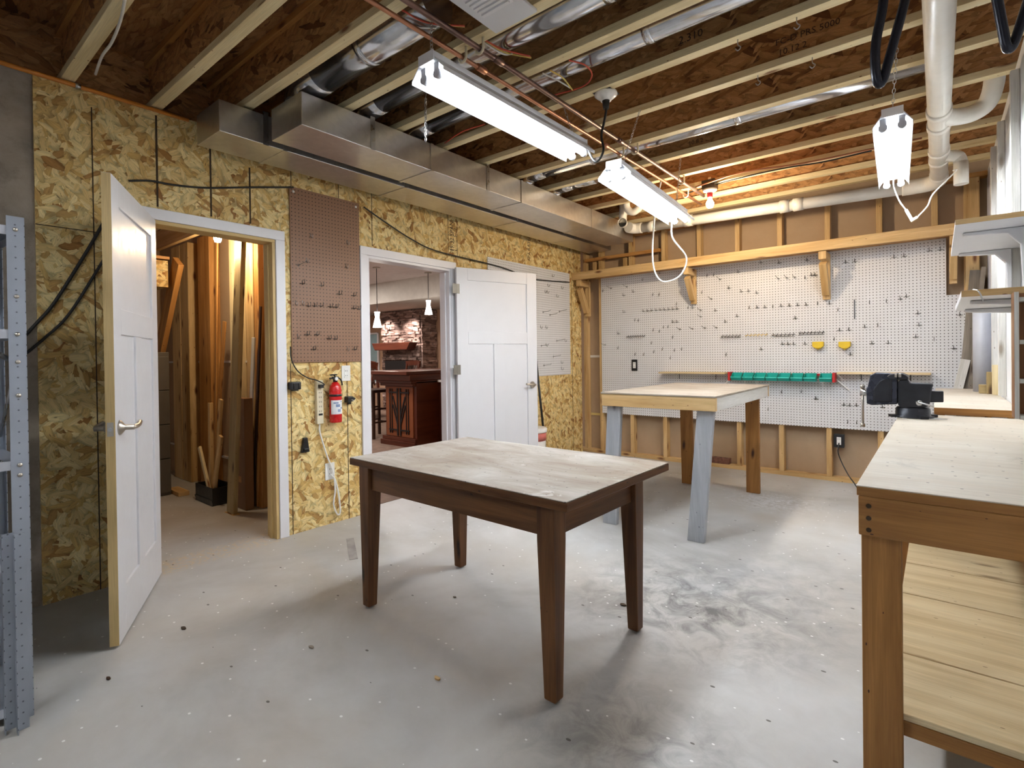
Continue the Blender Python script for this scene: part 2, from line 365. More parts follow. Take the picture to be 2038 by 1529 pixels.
M['foam'] = plain('foam_strip', (.70, .56, .22), .8)
M['ceramic'] = plain('porcelain', (.78, .76, .72), .25)
M['blue_film'] = plain('pale_insulation', (.55, .58, .68), .6)
M['paper'] = plain('paper', (.80, .79, .80), .6)
M['ink'] = plain('stamp_ink', (.045, .025, .015), .8)
M['print_blue'] = plain('blue_print', (.16, .24, .45), .6)
M['glass_blue'] = plain('window_glass', (.34, .50, .54), .1)
M['grime'] = plain('grime', (.30, .27, .25), .6, 0, .3)
def galv(name, col, rough, sc=16):
    t = NT(name); g = t.n('ShaderNodeTexCoord').outputs['Object']; v = t.voro(g, sc, dims='3D'); sp = t.n('ShaderNodeSeparateColor'); t.l(v.outputs['Color'], sp.inputs[0])
    f = t.noise(g, 2.2, 4); c = t.mix(.35, t.ramp(f, [(.3, tuple(x*.8 for x in col)), (.7, col)]), t.ramp(sp.outputs[0], [(0, .75), (1, 1.0)]), 'MULTIPLY')
    return t.fin(c, rough, .92)
M['duct'] = galv('galvanised_duct', (.80, .79, .78), .29, 30)
M['round'] = galv('galvanised_pipe', (.68, .69, .73), .16, 30)
def perf(name, col):
    t = NT(name); uv = t.uv(False); sp = t.n('ShaderNodeSeparateXYZ'); t.l(uv, sp.inputs[0])
    a = t.math('SUBTRACT', t.math('FRACT', t.math('DIVIDE', sp.outputs[0], .0375)), .5); a = t.math('MULTIPLY', a, .0375)
    b = t.math('ABSOLUTE', sp.outputs[1]); b = t.math('SUBTRACT', b, 0.0)
    r = t.math('SQRT', t.math('ADD', t.math('MULTIPLY', a, a), t.math('MULTIPLY', b, b)))
    k = t.ramp(r, [(.0029, 1.0), (.0035, 0.0)])
    return t.fin(t.mix(k, t.ramp(t.noise(uv, 6, 3), [(.3, tuple(x*.85 for x in col)), (.7, col)]), (.01, .01, .012)), .4, t.mixf(k, .6, 0.0))
M['perf'] = perf('perforated_steel', (.42, .46, .53))
M['peg_white'] = pegmat('white_pegboard', (.74, .74, .75), (.05, .045, .04))
M['peg_brown'] = pegmat('brown_pegboard', (.27, .145, .085), (.035, .018, .01))
def stone():
    t = NT('ledge_stone'); uv = t.uv(); v = t.voro(t.mapp(uv, (7, 19, 1)), 1.0); sp = t.n('ShaderNodeSeparateColor'); t.l(v.outputs['Color'], sp.inputs[0])
    c = t.ramp(sp.outputs[0], [(0, (.09, .055, .045)), (.5, (.22, .145, .12)), (1, (.42, .31, .27))]); t.bump(v.outputs['Distance'], .6, .03); return t.fin(c, .8)
M['stone'] = stone()
def brickm():
    t = NT('brick'); g = t.n('ShaderNodeTexCoord').outputs['Object']; return t.fin(t.ramp(t.noise(g, 40, 4), [(.3, (.12, .05, .035)), (.7, (.24, .11, .07))]), .85)
M['brick'] = brickm()
TUBE = 21.0
M['tube'] = emis('lit_tube', (.90, .96, 1.0), TUBE)
M['bulb'] = emis('lit_bulb', (1.0, .86, .66), 30)
M['hinge'] = plain('hinge_metal', (.22, .20, .17), .5, .8)
M['pendant'] = emis('lit_pendant_glass', (1.0, .92, .84), 2.2)
M['downlight'] = emis('lit_downlight', (1.0, .9, .75), 12)
# ================================================================ setting
YB = 5.78; XR = 3.84; ZC = 2.70; ZD = 3.0; YF = -2.4
struct(B((-3.4, YF, -.1), (XR+.2, 6.1, 0)).build('floor', M['floor']))
struct(B((-9.5, 6.1, -.1), (-.12, 10.5, 0)).box((-9.5, 2.45, -.1), (-3.4, 6.1, 0)).build('floor', M['carpet']))
struct(B((-3.4, 2.45, 0), (-.13, 6.1, .004)).build('floor', M['carpet']))
# ceiling: the subfloor sheets above the joists
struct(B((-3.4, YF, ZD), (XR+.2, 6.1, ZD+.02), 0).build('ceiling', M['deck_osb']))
# left wall with two door openings
D1 = (1.03, 1.76); D2 = (2.50, 3.42); DH = 2.05
wl = MB()
for y0, y1, z0, z1 in ((.535, D1[0], 0, ZC-.005), (D1[0], D1[1], DH, ZC-.005), (D1[1], D2[0], 0, ZC-.005), (D2[0], D2[1], DH, ZC-.005), (D2[1], 5.72, 0, ZC-.005)):
    wl.box((-.115, y0, z0), (0, y1, z1), 2)
wl = struct(wl.build('wall_left', M['wall_osb']))
sm = MB()
def seam(a, b, w=.008):
    a = Vector(a); b = Vector(b); sm.bar((.0008, a[0], a[1]), (.0008, b[0], b[1]), w, .0018, (1, 0, 0))
for y, z0, z1 in ((.77, .0, 2.6), (1.07, 2.13, 2.66), (1.36, 2.13, 2.66), (1.60, 2.13, 2.5), (1.885, 2.05, 2.69), (2.26, 2.44, 2.69), (2.56, 2.13, 2.69), (2.31, 0, 1.2), (1.86, 0, 1.2), (5.50, 0, 2.15)):
    seam((y, z0), (y, z1), .010 if z0 > 2 and y < 1.8 else .005)
seam((.535, 1.93), (.78, 1.93), .004)
sm.build('panel_gap', M['seam'], wl)['kind'] = 'structure'
# stamped print on the sheets
FX = lambda y, z: frame((.0016, y, z), (0, 0, 1), (1, 0, 0))      # text running upwards on the left wall
p = oX(900, 497); text('stamp', '19/32 SPAN', .072, FX(p.y+.02, p.z-.02), M['ink'], wl, sx=.8)
pr = MB(); y0 = p.y-.05
for dy in (0, .115): pr.bar((.0012, y0+dy, p.z-.06), (.0012, y0+dy, p.z+.34), .004, .001, (1, 0, 0))
for dz in (0, .13, .2, .27, .33): pr.bar((.0012, y0, p.z+dz), (.0012, y0+.115, p.z+dz), .004, .001, (1, 0, 0))
pr.build('stamp', M['ink'], wl)
p = oX(1052, 520); text('stamp', 'APA RATED', .07, FX(p.y+.03, p.z), M['ink'], wl, sx=.8)
struct(B((-.25, YF, 0), (-.012, .535, ZC)).build('wall_left', M['conc_wall']))
struct(B((-.13, YF, ZC), (-.10, 5.9, ZD), 1).build('trim_1', M['web_osb']))           # rim board above the wall
# back wall: back of the neighbouring drywall, plates
struct(B((-.115, YB+.095, 0), (XR+.2, YB+.11, ZD)).build('wall_back', M['drywall_tan']))
struct(B((-.115, YB+.002, 0), (XR, YB+.093, .04), 0).build('baseboard_back', M['pine']))
struct(B((-.115, YB+.002, ZC-.04), (XR, YB+.093, ZC), 0).build('trim_2', M['pine_orange']))
struct(B((XR, YF, 0), (XR+.2, 6.0, ZC)).build('wall_right', M['conc_white']))
struct(B((-3.4, YF-.1, 0), (XR+.2, YF, ZD)).build('wall_front', M['conc_white']))
# ---- studs in the back wall
stud_x = [.02, .246, .658, 1.07, 1.48, 1.885, 2.29, 2.705, 3.11, 3.50, 3.74]
ordn = ['first', 'second', 'third', 'fourth', 'fifth', 'sixth', 'seventh', 'eighth', 'ninth', 'tenth', 'eleventh']
for i, x in enumerate(stud_x):
    w = .045 if i != 10 else .10
    o = B((x-w/2, YB+.003, .041), (x+w/2, YB+.092, ZC-.041), 2).build('wall_stud', M['pine'], bevel=.002)
    tag(o, 'bare pine stud of the back wall, %s from the left corner' % ordn[i], 'stud', 'studs of the back wall')
for x in (.10, .52, ):
    o = B((x+.04, YB+.003, 2.20), (x+.085, YB+.092, 2.405), 2).build('blocking', M['pine'], bevel=.002)
    tag(o, 'short upright pine block under the %s of the low header by the duct' % ('left end' if x < .3 else 'middle'), 'wood block', 'short blocks under the header')
tag(B((.045, YB-.035, 2.41), (1.045, YB+.002, 2.45), 0).build('header_board', M['pine_orange'], bevel=.002), 'pine board under the metal ducts at the back left corner', 'board')
for z, m, lab in ((.46, 'foam', 'yellow foam strip across the narrow stud bay left of the pegboard'), (1.20, 'wire_white', 'pale strip across the narrow stud bay beside the pegboard')):
    tag(B((.045, YB+.078, z), (.222, YB+.0945, z+.03), 0).build('foam_strip', M[m]), lab, 'strip')
# right wall furring strips and insulation
for i, (y, x) in enumerate(((2.9, 0), (3.6, 0), (4.35, 0), (4.86, 0))):
    o = B((XR-.035, y, .95), (XR-.001, y+.06, 2.62), 2).build('furring_strip', M['white_wood'], bevel=.002)
    tag(o, 'whitened upright furring strip on the right wall, %s from the back wall' % ordn[3-i], 'furring strip', 'furring strips on the right wall')
# ---- I-joists
jy = [-1.75, -1.35, -.94, -.52, -.11, .30, .70, 1.10, 1.44, 1.83, 2.21, 2.612, 3.012, 3.428, 3.86, 4.28, 4.66, 5.06, 5.46]
first = None; nth = {}
for i, y in enumerate(jy):
    k = len(jy)-i
    lab = 'wooden I-joist, number %d counting forward from the back wall' % k
    if first is None:
        j = thing('ceiling_joist', lab, 'joist', (0, y-.029, ZC), 0, 'wooden ceiling joists')
        B((-.099, -.029, 0), (XR+.1, .029, .038), 0).build('bottom_flange', M['pine_pale'], j, True, .002)
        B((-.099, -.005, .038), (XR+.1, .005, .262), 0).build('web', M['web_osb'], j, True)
        B((-.099, -.029, .262), (XR+.1, .029, .299), 0).build('top_flange', M['pine_orange'], j, True, .002)
        first = j
    else: j = dup(first, (0, y-.029, ZC), None, lab)
    nth[round(y, 2)] = j; MW[j] = Matrix.Translation(Vector((0, y-.029, ZC)))
def websign(y, px, py, lines, size=.05):
    j = nth[y]; q = on(1, y-.036, px, py)
    for n, s in enumerate(lines): text('stamp', s, size, frame((q.x, y-.036, q.z-n*size*1.25), (1, 0, 0), (0, -1, 0)), M['ink'], j)
websign(3.01, 1543, 92, ['FC-D PRS 5000', ' 10.12.2'], .045)
websign(2.61, 1350, 62, ['5000', '2.310'], .055)
websign(3.43, 1530, 178, ['10.12.2'], .045)
websign(3.86, 1370, 290, ['10.8.2'], .045)
# ---- door casings and jambs
def casing(name, d, jm, w=.065, lowz=0):
    t = thing(name, None, None, (0, (d[0]+d[1])/2, 0)); t['kind'] = 'structure'
    for y0, y1 in ((d[0]-w, d[0]), (d[1], d[1]+w)): B((.0015, y0, 0), (.019, y1, DH), 2).build('casing', M['white_trim'], t, False, .003)
    B((.0015, d[0]-w, DH), (.019, d[1]+w, DH+w), 1).build('casing', M['white_trim'], t, False, .003)
    B((-.118, d[0]+.001, 0), (.010, d[0]+.022, DH-.022), 2).build('jamb', jm, t, False, .002)
    B((-.118, d[1]-.022, 0), (.010, d[1]-.001, DH-.022), 2).build('jamb', jm, t, False, .002)
    B((-.118, d[0]+.001, DH-.022), (.010, d[1]-.001, DH-.001), 1).build('jamb', jm, t, False, .002)
    B((-.07, d[1]-.034, 0), (-.035, d[1]-.022, DH-.034), 2).build('stop', jm, t, False, .001)
    return t
casing('trim_3', D1, M['edge_tan']); t4 = casing('trim_4', D2, M['white_trim'])
# ---- doors (local: x along width from the hinge, y thickness, z up)
def door(name, pivot, ang, w, h, knob, edge):
    t = thing(name, None, None, pivot, ang); t['kind'] = 'structure'; T = .035
    s = MB(); ST = .115
    def fr(x0, x1, z0, z1): s.box((x0, 0, z0), (x1, T, z1), 2 if z1-z0 > x1-x0 else 0)
    fr(0, ST, 0, h); fr(w-ST, w-.001, 0, h); fr(ST, w-ST, h-.115, h); fr(ST, w-ST, 1.34, 1.455); fr(ST, w-ST, 0, .22); fr(w/2-.055, w/2+.055, .22, 1.34)
    s.build('door_leaf', M['white'], t, True, .0025)
    for x0, x1, z0, z1 in ((ST, w-ST, 1.455, h-.115), (ST, w/2-.055, .22, 1.34), (w/2+.055, w-ST, .22, 1.34)):
        B((x0-.002, .010, z0-.002), (x1+.002, T-.010, z1+.002)).build('panel', M['white'], t, True)
    B((w-.001, .0005, 0.002), (w+.0005, T-.0005, h-.002), 2).build('door_edge', M['edge_tan'] if edge else M['white'], t, True)
    if edge: t.children[-1]['label'] = 'bare unpainted door edge'
    kz = .93; kx = w-.06
    for sgn, y in ((-1, 0), (1, T)):
        r = MB().lathe([(.033, 0), (.031, .006), (.016, .018), (.0115, .022), (.0115, .055)], 24, frame((kx, y, kz), (1, 0, 0), (0, sgn, 0))).build('handle', M['nickel'], t, True)
        yy = y+sgn*.052
        MB().tube(curve([(kx, y+sgn*.04, kz), (kx-.012, yy, kz), (kx-.05, yy+sgn*.006, kz+.003), (kx-.105, yy, kz+.012)], 5), .0105, 10).build('lever', M['nickel'], r, True)
    lt = B((w+.0005, .006, kz-.03), (w+.002, T-.006, kz+.03)).build('latch_plate', M['nickel'], t, True)
    MB().cyl((w, T/2, kz), (w+.011, T/2, kz), .008, 12).build('latch', M['steel'], lt, True)
    return t
d1a = math.atan2(.656-1.043, .795-.05)
d1 = door('door_1', (.034, 1.012, .012), d1a, .835, 2.025, 1, True)
d2a = math.atan2(4.27-3.43, .36-.06)
d2 = door('door_2', (.075, 3.43, .012), d2a, .885, 2.05, 1, False)
for z in (.32, 1.10, 1.85):
    hg = MB().cyl((-.008, .0, z-.045), (-.008, .0, z+.045), .007, 10); hg.box((-.008, -.002, z-.045), (.03, .0, z+.045)); hg.box((-.045, -.012, z-.045), (-.008, -.010, z+.045))
    hg.build('hinge', M['hinge'], d2, True)
# ================================================================ ducts and pipes under the joists
def duct(lab, x0, x1, y0, y1, z0, z1, seams, hang):
    t = thing('rectangular_duct', lab, 'air duct', ((x0+x1)/2, y0, z0))
    ys = [y0]+seams+[y1]
    for a, b in zip(ys, ys[1:]):
        B((x0, a+.001, z0), (x1, b-.001, z1), 1).build('duct_section', M['duct'], t, False, .003)
        if a != y0:
            c = MB()
            c.box((x0-.004, a-.012, z0-.004), (x1+.004, a+.012, z0-.0005)); c.box((x1+.0005, a-.012, z0-.004), (x1+.006, a+.012, z1)); c.box((x0-.006, a-.012, z0-.004), (x0-.0005, a+.012, z1))
            c.build('drive_cleat', M['duct'], t, False)
    for y in hang:
        B((x1+.0008, y-.016, z0-.004), (x1+.004, y+.016, ZC-.0008), 2).build('hanger_strap', M['steel'], t, False)
    return t
d = duct('galvanised metal duct running along the OSB wall above both doors', .125, .435, 1.24, 5.72, 2.505, 2.682, [1.62, 2.55, 3.9, 4.9], [1.50])
d = duct('galvanised metal duct on the room side of the wall duct, feeding round pipes', .525, .86, 1.49, 5.45, 2.50, 2.682, [2.43, 3.42, 4.55], [1.95, 3.0])
def rod(name, lab, cat, pts, r, mat, n=14, parts=(), group=None):
    p0 = pts[0]; t = thing(name, lab, cat, p0, 0, group); MB().tube(pts, r, n).build('run', mat, t); return t
def round_duct(lab, y, z, r, x0, x1, elbow=True):
    t = thing('round_duct', lab, 'air duct', (x0, y, z), 0, 'round metal ducts between joists')
    s = MB().tube([(x0+r, y, z), (x1, y, z)], r, 28); s.build('pipe', M['round'], t)
    e = MB().tube([(x0-.10, y, 2.685), (x0-.10, y, z-r*.9), (x0-.08, y, z-r*.35), (x0-.03, y, z-.01), (x0+.03+r, y, z)], [r*1.02]*5, 24); e.build('elbow', M['round'], t)
    for k in range(2 if x1-x0 > 1.2 else 1):
        xx = x0+.55+k*1.1
        if xx < x1: MB().tube([(xx-.02, y, z), (xx+.02, y, z)], r+.004, 28).build('collar', M['round'], t)
    return t
round_duct('widest round metal duct, in the joist bay beside the grille', 1.615, 2.82, .098, .75, 1.80)
round_duct('round metal duct crossing behind the large shop light and past the grille', 1.99, 2.805, .075, .80, 3.45)
round_duct('narrow round metal duct passing above the middle of the large shop light', 2.395, 2.80, .062, .80, 3.5)
round_duct('long round metal duct in the bay above the far shop light', 3.63, 2.80, .058, .86, 3.5)
round_duct('short round metal duct stub near the far end of the ducts', 4.05, 2.80, .060, .86, 1.2)
# copper pipes, their hooks
for lab, x, m, y1, z in (('thin bright copper pipe running lengthwise under the joists, left of its twin', 1.775, 'copper', 5.02, 2.655), ('thin dull copper pipe running lengthwise under the joists, right of its twin', 1.885, 'dark_copper', 4.78, 2.655)):
    if m == 'dark_copper' and m not in M: M[m] = plain('dull_copper', (.20, .12, .10), .4, .8, .3)
    t = thing('copper_pipe', lab, 'pipe', (x, -1, z)); MB().tube([(x, -1, z), (x, y1, z)], .0105 if x < 1.8 else .013, 12).build('run', M[m], t)
    for y in (1.93, 3.17): MB().tube([(x, y-.03, z), (x, y+.03, z)], .0165, 14).build('coupling', M[m], t)
i = 0
for x in (1.775, 1.885):
    for y, w in ((1.80, 'near the grille'), (3.395, 'above the far shop light'), (4.63, 'by the bare bulb')):
        if x > 1.8 and y > 4.5: y = 4.25
        z = 2.655; s = MB().tube(curve([(x-.022, y, z+.012), (x-.019, y, z-.012), (x, y, z-.022), (x+.019, y, z-.010), (x+.022, y, z+.02), (x+.022, y, z+.09)], 4), .0065, 8)
        tag(s.build('pipe_hook', M['ivory']), 'cream plastic J hook holding the %s copper pipe %s' % ('bright' if x < 1.8 else 'dull', w), 'hook', 'pipe hooks')
# white drain pipes
t = thing('drain_pipe', 'large white plastic drain pipe running under the joists toward the back wall', 'pipe', (3.53, -1, 2.555))
MB().tube([(3.53, -1, 2.56), (3.53, 5.06, 2.545)], .052, 28).build('run', M['pvc'], t)
MB().tube(curve([(3.53, 5.04, 2.545), (3.525, 5.20, 2.545), (3.47, 5.285, 2.545), (3.36, 5.30, 2.545), (3.30, 5.30, 2.546)], 5), .058, 26).build('elbow', M['pvc'], t)
MB().tube([(3.33, 5.30, 2.546), (1.0, 5.30, 2.603)], .050, 26).build('run', M['pvc'], t)
for x in (2.55, 2.44, 1.55, 1.15): MB().tube([(x-.04, 5.30, 2.547+(3.3-x)*.0247), (x+.04, 5.30, 2.547+(3.3-x)*.0247)], .057, 26).build('coupling', M['pvc'], t)
def fit(pts, r, name='branch'): return MB().tube(curve(pts, 5), r, 24).build(name, M['pvc'], t)
fit([(3.53, 3.80, 2.545), (3.60, 3.92, 2.56), (3.68, 3.98, 2.58), (3.74, 3.98, 2.62), (3.765, 3.93, 2.70), (3.765, 3.90, 2.80)], .046)
MB().tube([(3.765, 3.895, 2.73), (3.765, 3.90, 2.79)], .053, 24).build('coupling', M['pvc'], t)
MB().tube([(3.765, 3.9, 2.78), (3.765, 3.9, 2.98)], .045, 24).build('run', M['pvc'], t)
for y in (3.72, 3.95, 4.45, 4.66): MB().tube([(3.53, y-.035, 2.547), (3.53, y+.035, 2.547)], .058, 26).build('coupling', M['pvc'], t)
fit([(3.53, 4.55, 2.54), (3.58, 4.62, 2.545), (3.63, 4.66, 2.54), (3.645, 4.66, 2.49)], .038)
MB().tube([(3.645, 4.66, 2.50), (3.645, 4.66, 2.35)], .040, 22).build('cleanout', M['pvc'], t)
fit([(1.04, 5.30, 2.602), (.975, 5.29, 2.604), (.94, 5.25, 2.606), (.93, 5.20, 2.608)], .056, 'elbow')
t = thing('drain_trap', 'white plastic U shaped drain trap hanging beside the far shop light', 'pipe', (1.20, 4.86, 2.5))
MB().tube(curve([(1.09, 4.83, 2.97), (1.09, 4.83, 2.79), (1.10, 4.84, 2.70), (1.16, 4.85, 2.66), (1.22, 4.86, 2.70), (1.23, 4.86, 2.77), (1.23, 4.86, 2.90)], 6), .036, 20).build('bend', M['pvc'], t)
t = thing('pipe_stub', 'short open white pipe end beside the duct at the back left corner', 'pipe', (.98, 4.92, 2.585))
MB().tube([(.98, 4.98, 2.60), (1.02, 4.88, 2.585)], .045, 20, False).build('tube', M['pvc'], t); MB().tube([(.985, 4.968, 2.598), (.987, 4.962, 2.597)], .043, 20).build('opening', M['black'], t)
MB().tube([(.98, 4.97, 2.60), (.97, 5.02, 2.98)], .040, 16).build('riser', M['pvc'], t)
# orange tube along the top of the left wall
t = thing('orange_tube', 'orange tube clamped along the top edge of the OSB wall', 'pipe', (.018, -.3, 2.688))
MB().tube([(.016, -.6, 2.685), (.016, 1.235, 2.683)], .0115, 12).build('run', M['orange_tube'], t)
MB().tube([(.016, .70, 2.684), (.016, .722, 2.684)], .0145, 12).build('clamp', M['steel'], t)
# grille
t = thing('ceiling_grille', 'white louvred metal air grille fixed under the joists beside the large shop light', 'vent', (2.1, 1.4, 2.70))
B((1.985, 1.02, 2.684), (2.215, 1.80, 2.698)).build('plate', M['white'], t, False, .002)
B((2.02, 1.08, 2.680), (2.185, 1.68, 2.6838)).build('frame', M['white_trim'], t, False, .001)
for k in range(24):
    y = 1.09+k*.0245; B((2.03, y, 2.672), (2.175, y+.013, 2.6799), 0, ).build('louvre', M['white_trim'], t)
# ================================================================ shop lights
def chain(t, p, q, name='chain'):
    p = Vector(p); q = Vector(q); n = max(3, int((q-p).length/.022)); s = MB(); d = (q-p)/n
    for k in range(n):
        a = p+d*(k-.12); b = p+d*(k+1.12); side = Vector((0, .006, 0)) if k % 2 else Vector((.006, 0, 0))
        s.tube([a, a+d*.3+side, b-d*.3+side, b, b-d*.3-side, a+d*.3-side, a], .0016, 4, False)
    s.build(name, M['steel'], t)
def shop_light(lab, c0, c1, z, hw, chains, cord=None):
    c0 = Vector((*c0, z)); c1 = Vector((*c1, z)); dr = c1-c0; L = dr.length; rz = math.atan2(-dr.x, dr.y)
    t = thing('shop_light', lab, 'light', c0, rz, 'hanging fluorescent shop lights'); T = M['white']
    # reflector: ridge box and two folded wings, local y along the fitting
    s = MB().box((-.045, .0, .045), (.045, L, .085), 1); s.build('housing', T, t, True, .003)
    for sg in (-1, 1):
        prof = [(.046*sg, .060), (hw*sg, .006), (hw*sg, -.010), ((hw-.003)*sg, -.010), ((hw-.003)*sg, .003), (.046*sg, .052)]
        Mx = Matrix(((1, 0, 0, 0), (0, 0, 1, .005), (0, 1, 0, 0), (0, 0, 0, 1)))
        MB().prism(prof, L-.01, Mx).build('wing', T, t, True)
        MB().cyl((sg*.040, .045, .0), (sg*.040, L-.045, .0), .0155, 16).build('fluorescent_tube', M['tube'], t, True)
        for y in (.028, L-.028):
            so = MB().box((sg*.040-.014, y-.009, -.012), (sg*.040+.014, y+.009, .0445)); so.tube([(sg*.040, y-.010, 0), (sg*.040, y+.010, 0)], .020, 14); so.build('socket', M['grey_pvc'], t, True)
    for y in (.0, L): B((-.046, y-.002 if y else -.0025, .044), (.046, y+.0025 if y else -.0002, .087)).build('end_cap', M['white_trim'], t, True)
    Mt = MW[t]
    for y, dx, dy, top in chains:
        a = Mt @ Vector((0, y, .085)); chain(t, a, (a.x+dx, a.y+dy, top))
    return t
L1 = shop_light('long white two-tube shop light beside the copper pipes, nearest the ducts', (1.895, 1.46), (1.905, 2.64), 2.395, .098, ((.03, -.065, .06, 2.699), (1.12, -.065, -.03, 2.699)))
L2 = shop_light('white two-tube shop light at the far left, behind the large one', (2.13, 2.62), (2.03, 3.86), 2.225, .098, ((.12, .02, .2, 2.699), (1.12, .0, .1, 2.699)))
L3 = shop_light('white two-tube shop light hanging near the right wall over the workbench', (3.345, 3.30), (3.285, 4.53), 2.385, .085, ((.06, .03, -.20, 2.699), (1.1, 0, .03, 2.699)))
# added fill light, unseen behind the camera, built like the other fittings
fill_light = shop_light('added fill light in two-tube shop light form, unseen behind the viewer', (2.2, -1.6), (2.2, -.4), 2.395, .098, ((.1, 0, 0, 2.699), (1.1, 0, 0, 2.699)))
t = thing('light_hook_chain', 'loose bright chain hanging beside the near end of the large shop light', 'chain', (1.62, 1.75, 2.4))
a = oY(847, 195, 1.72); b = oY(847, 282, 1.72); chain(t, b, a); MB().tube(curve([(a.x-.03, 1.80, 2.69), a, (b.x, b.y, b.z)], 3), .0012, 4).build('wire', M['steel'], t)
# power cords of the lights
def cord(lab, pts, r, mat, cat='cable', name='cable', k=8, parent=None):
    t = MB().tube(curve(pts, k), r, 8).build(name if not parent else 'power_cord', mat, parent); return t if parent else tag(t, lab, cat)
e2 = MW[L2] @ Vector((-.06, 1.22, .03))
cord('white cord looping down from the far shop light to the back wall', [e2, (e2.x-.02, e2.y+.05, 2.12), (e2.x+.03, e2.y+.2, 1.98), (e2.x-.05, e2.y+.25, 1.85), (e2.x-.20, e2.y+.25, 1.83), (e2.x-.27, e2.y+.25, 2.0), (e2.x-.27, e2.y+.3, 2.40), (e2.x-.25, e2.y+.4, 2.72)], .0065, M['plastic_white'], parent=L2)
p = [oY(u, v, 4.56) for u, v in ((1779, 372), (1790, 400), (1803, 418))]
e3 = MW[L3] @ Vector((0, 1.20, .05))
c = MB().tube(curve([e3]+p, 6), .0045, 8).build('power_cord', M['plastic_white'], L3)
q = [oY(u, v, 4.56) for u, v in ((1806, 424), (1816, 440), (1826, 432), (1846, 410), (1858, 385))]
MB().bar(p[2], q[1], .024, .018).build('plug', M['plastic_white'], c); MB().bar(q[1]+Vector((-.01, 0, 0)), q[2], .022, .016).build('socket_end', M['ivory'], c)
MB().tube(curve(q[2:]+[Vector((3.615, 4.57, 2.42)), Vector((3.60, 4.57, 2.43))], 6), .0045, 8).build('extension_lead', M['plastic_white'], c)
# porcelain lampholder with a black plug-in cord
p = oZ(1206, 201, 2.66)
t = thing('lampholder', 'round white porcelain lampholder under a joist with a black cord plugged in', 'lamp holder', p)
MB().lathe([(.0, .045), (.062, .045), (.064, .032), (.05, .02), (.03, .008), (.03, .0), (.0, .0)], 28, Matrix.Translation(p)).build('base', M['ceramic'], t)
B((p.x-.055, p.y-.055, p.z+.0455), (p.x+.055, p.y+.055, ZC-.0005)).build('box', M['black'], t)
k = [p+Vector((0, 0, 0)), p+Vector((.0, 0, -.05)), oY(1203, 240, p.y), oY(1197, 270, p.y), oY(1201, 300, p.y), oY(1185, 322, p.y-.05), MW[L1] @ Vector((.03, 1.18, .06))]
MB().tube(curve(k, 6), .007, 8).build('cord', M['rubber'], t); MB().tube([p, p+Vector((0, 0, -.045))], [.022, .016], 12).build('plug', M['rubber'], t)
# bare bulb on a lampholder at the back
p = oZ(1413, 404, 2.53)
t = thing('bare_bulb_light', 'lit bare bulb in a red adapter under the rear joists', 'light', p)
MB().lathe([(.0, -.045), (.022, -.04), (.031, -.02), (.031, 0), (.018, .03), (.013, .045), (0, .045)], 20, Matrix.Translation(p)).build('bulb', M['bulb'], t)
MB().lathe([(.022, .046), (.024, .085), (.0, .085)], 16, Matrix.Translation(p)).build('adapter', M['red_plastic'], t)
MB().lathe([(.03, .086), (.055, .10), (.06, .115), (0, .116)], 24, Matrix.Translation(p)).build('lamp_base', M['ceramic'], t)
B((p.x-.055, p.y-.045, p.z+.117), (p.x+.055, p.y+.045, p.z+.19)).build('box', M['black'], t)
B((p.x-.012, p.y-.006, p.z+.191), (p.x+.012, p.y+.006, ZC+.05)).build('bracket', M['steel'], t)
def lamp(name, loc, energy, col, size=.04, typ='POINT'):
    l = bpy.data.lights.new(name, typ); l.energy = energy; l.color = col
    if typ == 'POINT': l.shadow_soft_size = size
    o = bpy.data.objects.new(name, l); COL.objects.link(o); o.location = loc; return o
lamp('bulb_light', p+Vector((0, 0, -.085)), 14, (1, .78, .52), .035)
# wiring between the joists
def wires(lab, runs, name='wire_bundle'):
    a = runs[0][0][0]; t = thing(name, lab, 'wiring', a)
    for pts, m in runs: MB().tube(curve(pts, 6), .0042, 6).build('wire', M[m], t)
Z = lambda u, v, z=2.72: oZ(u, v, z)
wires('red, yellow and white cables looping between the first two round ducts', [([Z(800, 20), Z(850, 45), Z(925, 52)], 'wire_red'), ([Z(865, 42), Z(895, 50), Z(925, 53)], 'wire_yellow'), ([Z(775, 25), Z(820, 52), Z(868, 56)], 'wire_white')])
wires('red, yellow and white cables curving out below the grille', [([Z(965, 80), Z(1000, 98), Z(1055, 112)], 'wire_red'), ([Z(968, 82), Z(1005, 104), Z(1057, 115)], 'wire_yellow'), ([Z(962, 84), Z(1000, 107), Z(1020, 107)], 'wire_white')])
wires('red cable bowed out above the large shop light with two shorter cables', [([Z(1133, 120), Z(1165, 130), Z(1178, 150), Z(1160, 172), Z(1100, 190)], 'wire_red'), ([Z(1095, 140), Z(1120, 155), Z(1140, 180)], 'wire_yellow'), ([Z(1080, 146), Z(1110, 160), Z(1135, 175)], 'wire_white')])
wires('red cable along the joist bay behind the metal duct', [([Z(885, 285), Z(920, 262), Z(965, 247)], 'wire_red')], 'red_wire')
cord('white cable sagging along the nearest joist over the OSB wall', [oZ(250, -10, 2.69), oZ(240, 40, 2.675), oZ(222, 85, 2.672), oZ(203, 112, 2.68), oZ(190, 148, 2.694)], .006, M['wire_white'], 'cable', 'cable')
cord('dark cable strung under the last joists at the back', [oZ(1365, 385, 2.69), oZ(1470, 355, 2.68), oZ(1560, 335, 2.685), oZ(1640, 322, 2.68), oZ(1735, 300, 2.69)], .006, M['black'], 'cable', 'cable')
cord('thin copper line under the rear joists near the bare bulb', [oZ(1385, 372, 2.68), oZ(1480, 342, 2.68), oZ(1600, 325, 2.68), oZ(1835, 275, 2.68)], .007, M['copper'], 'pipe', 'copper_line', 3)
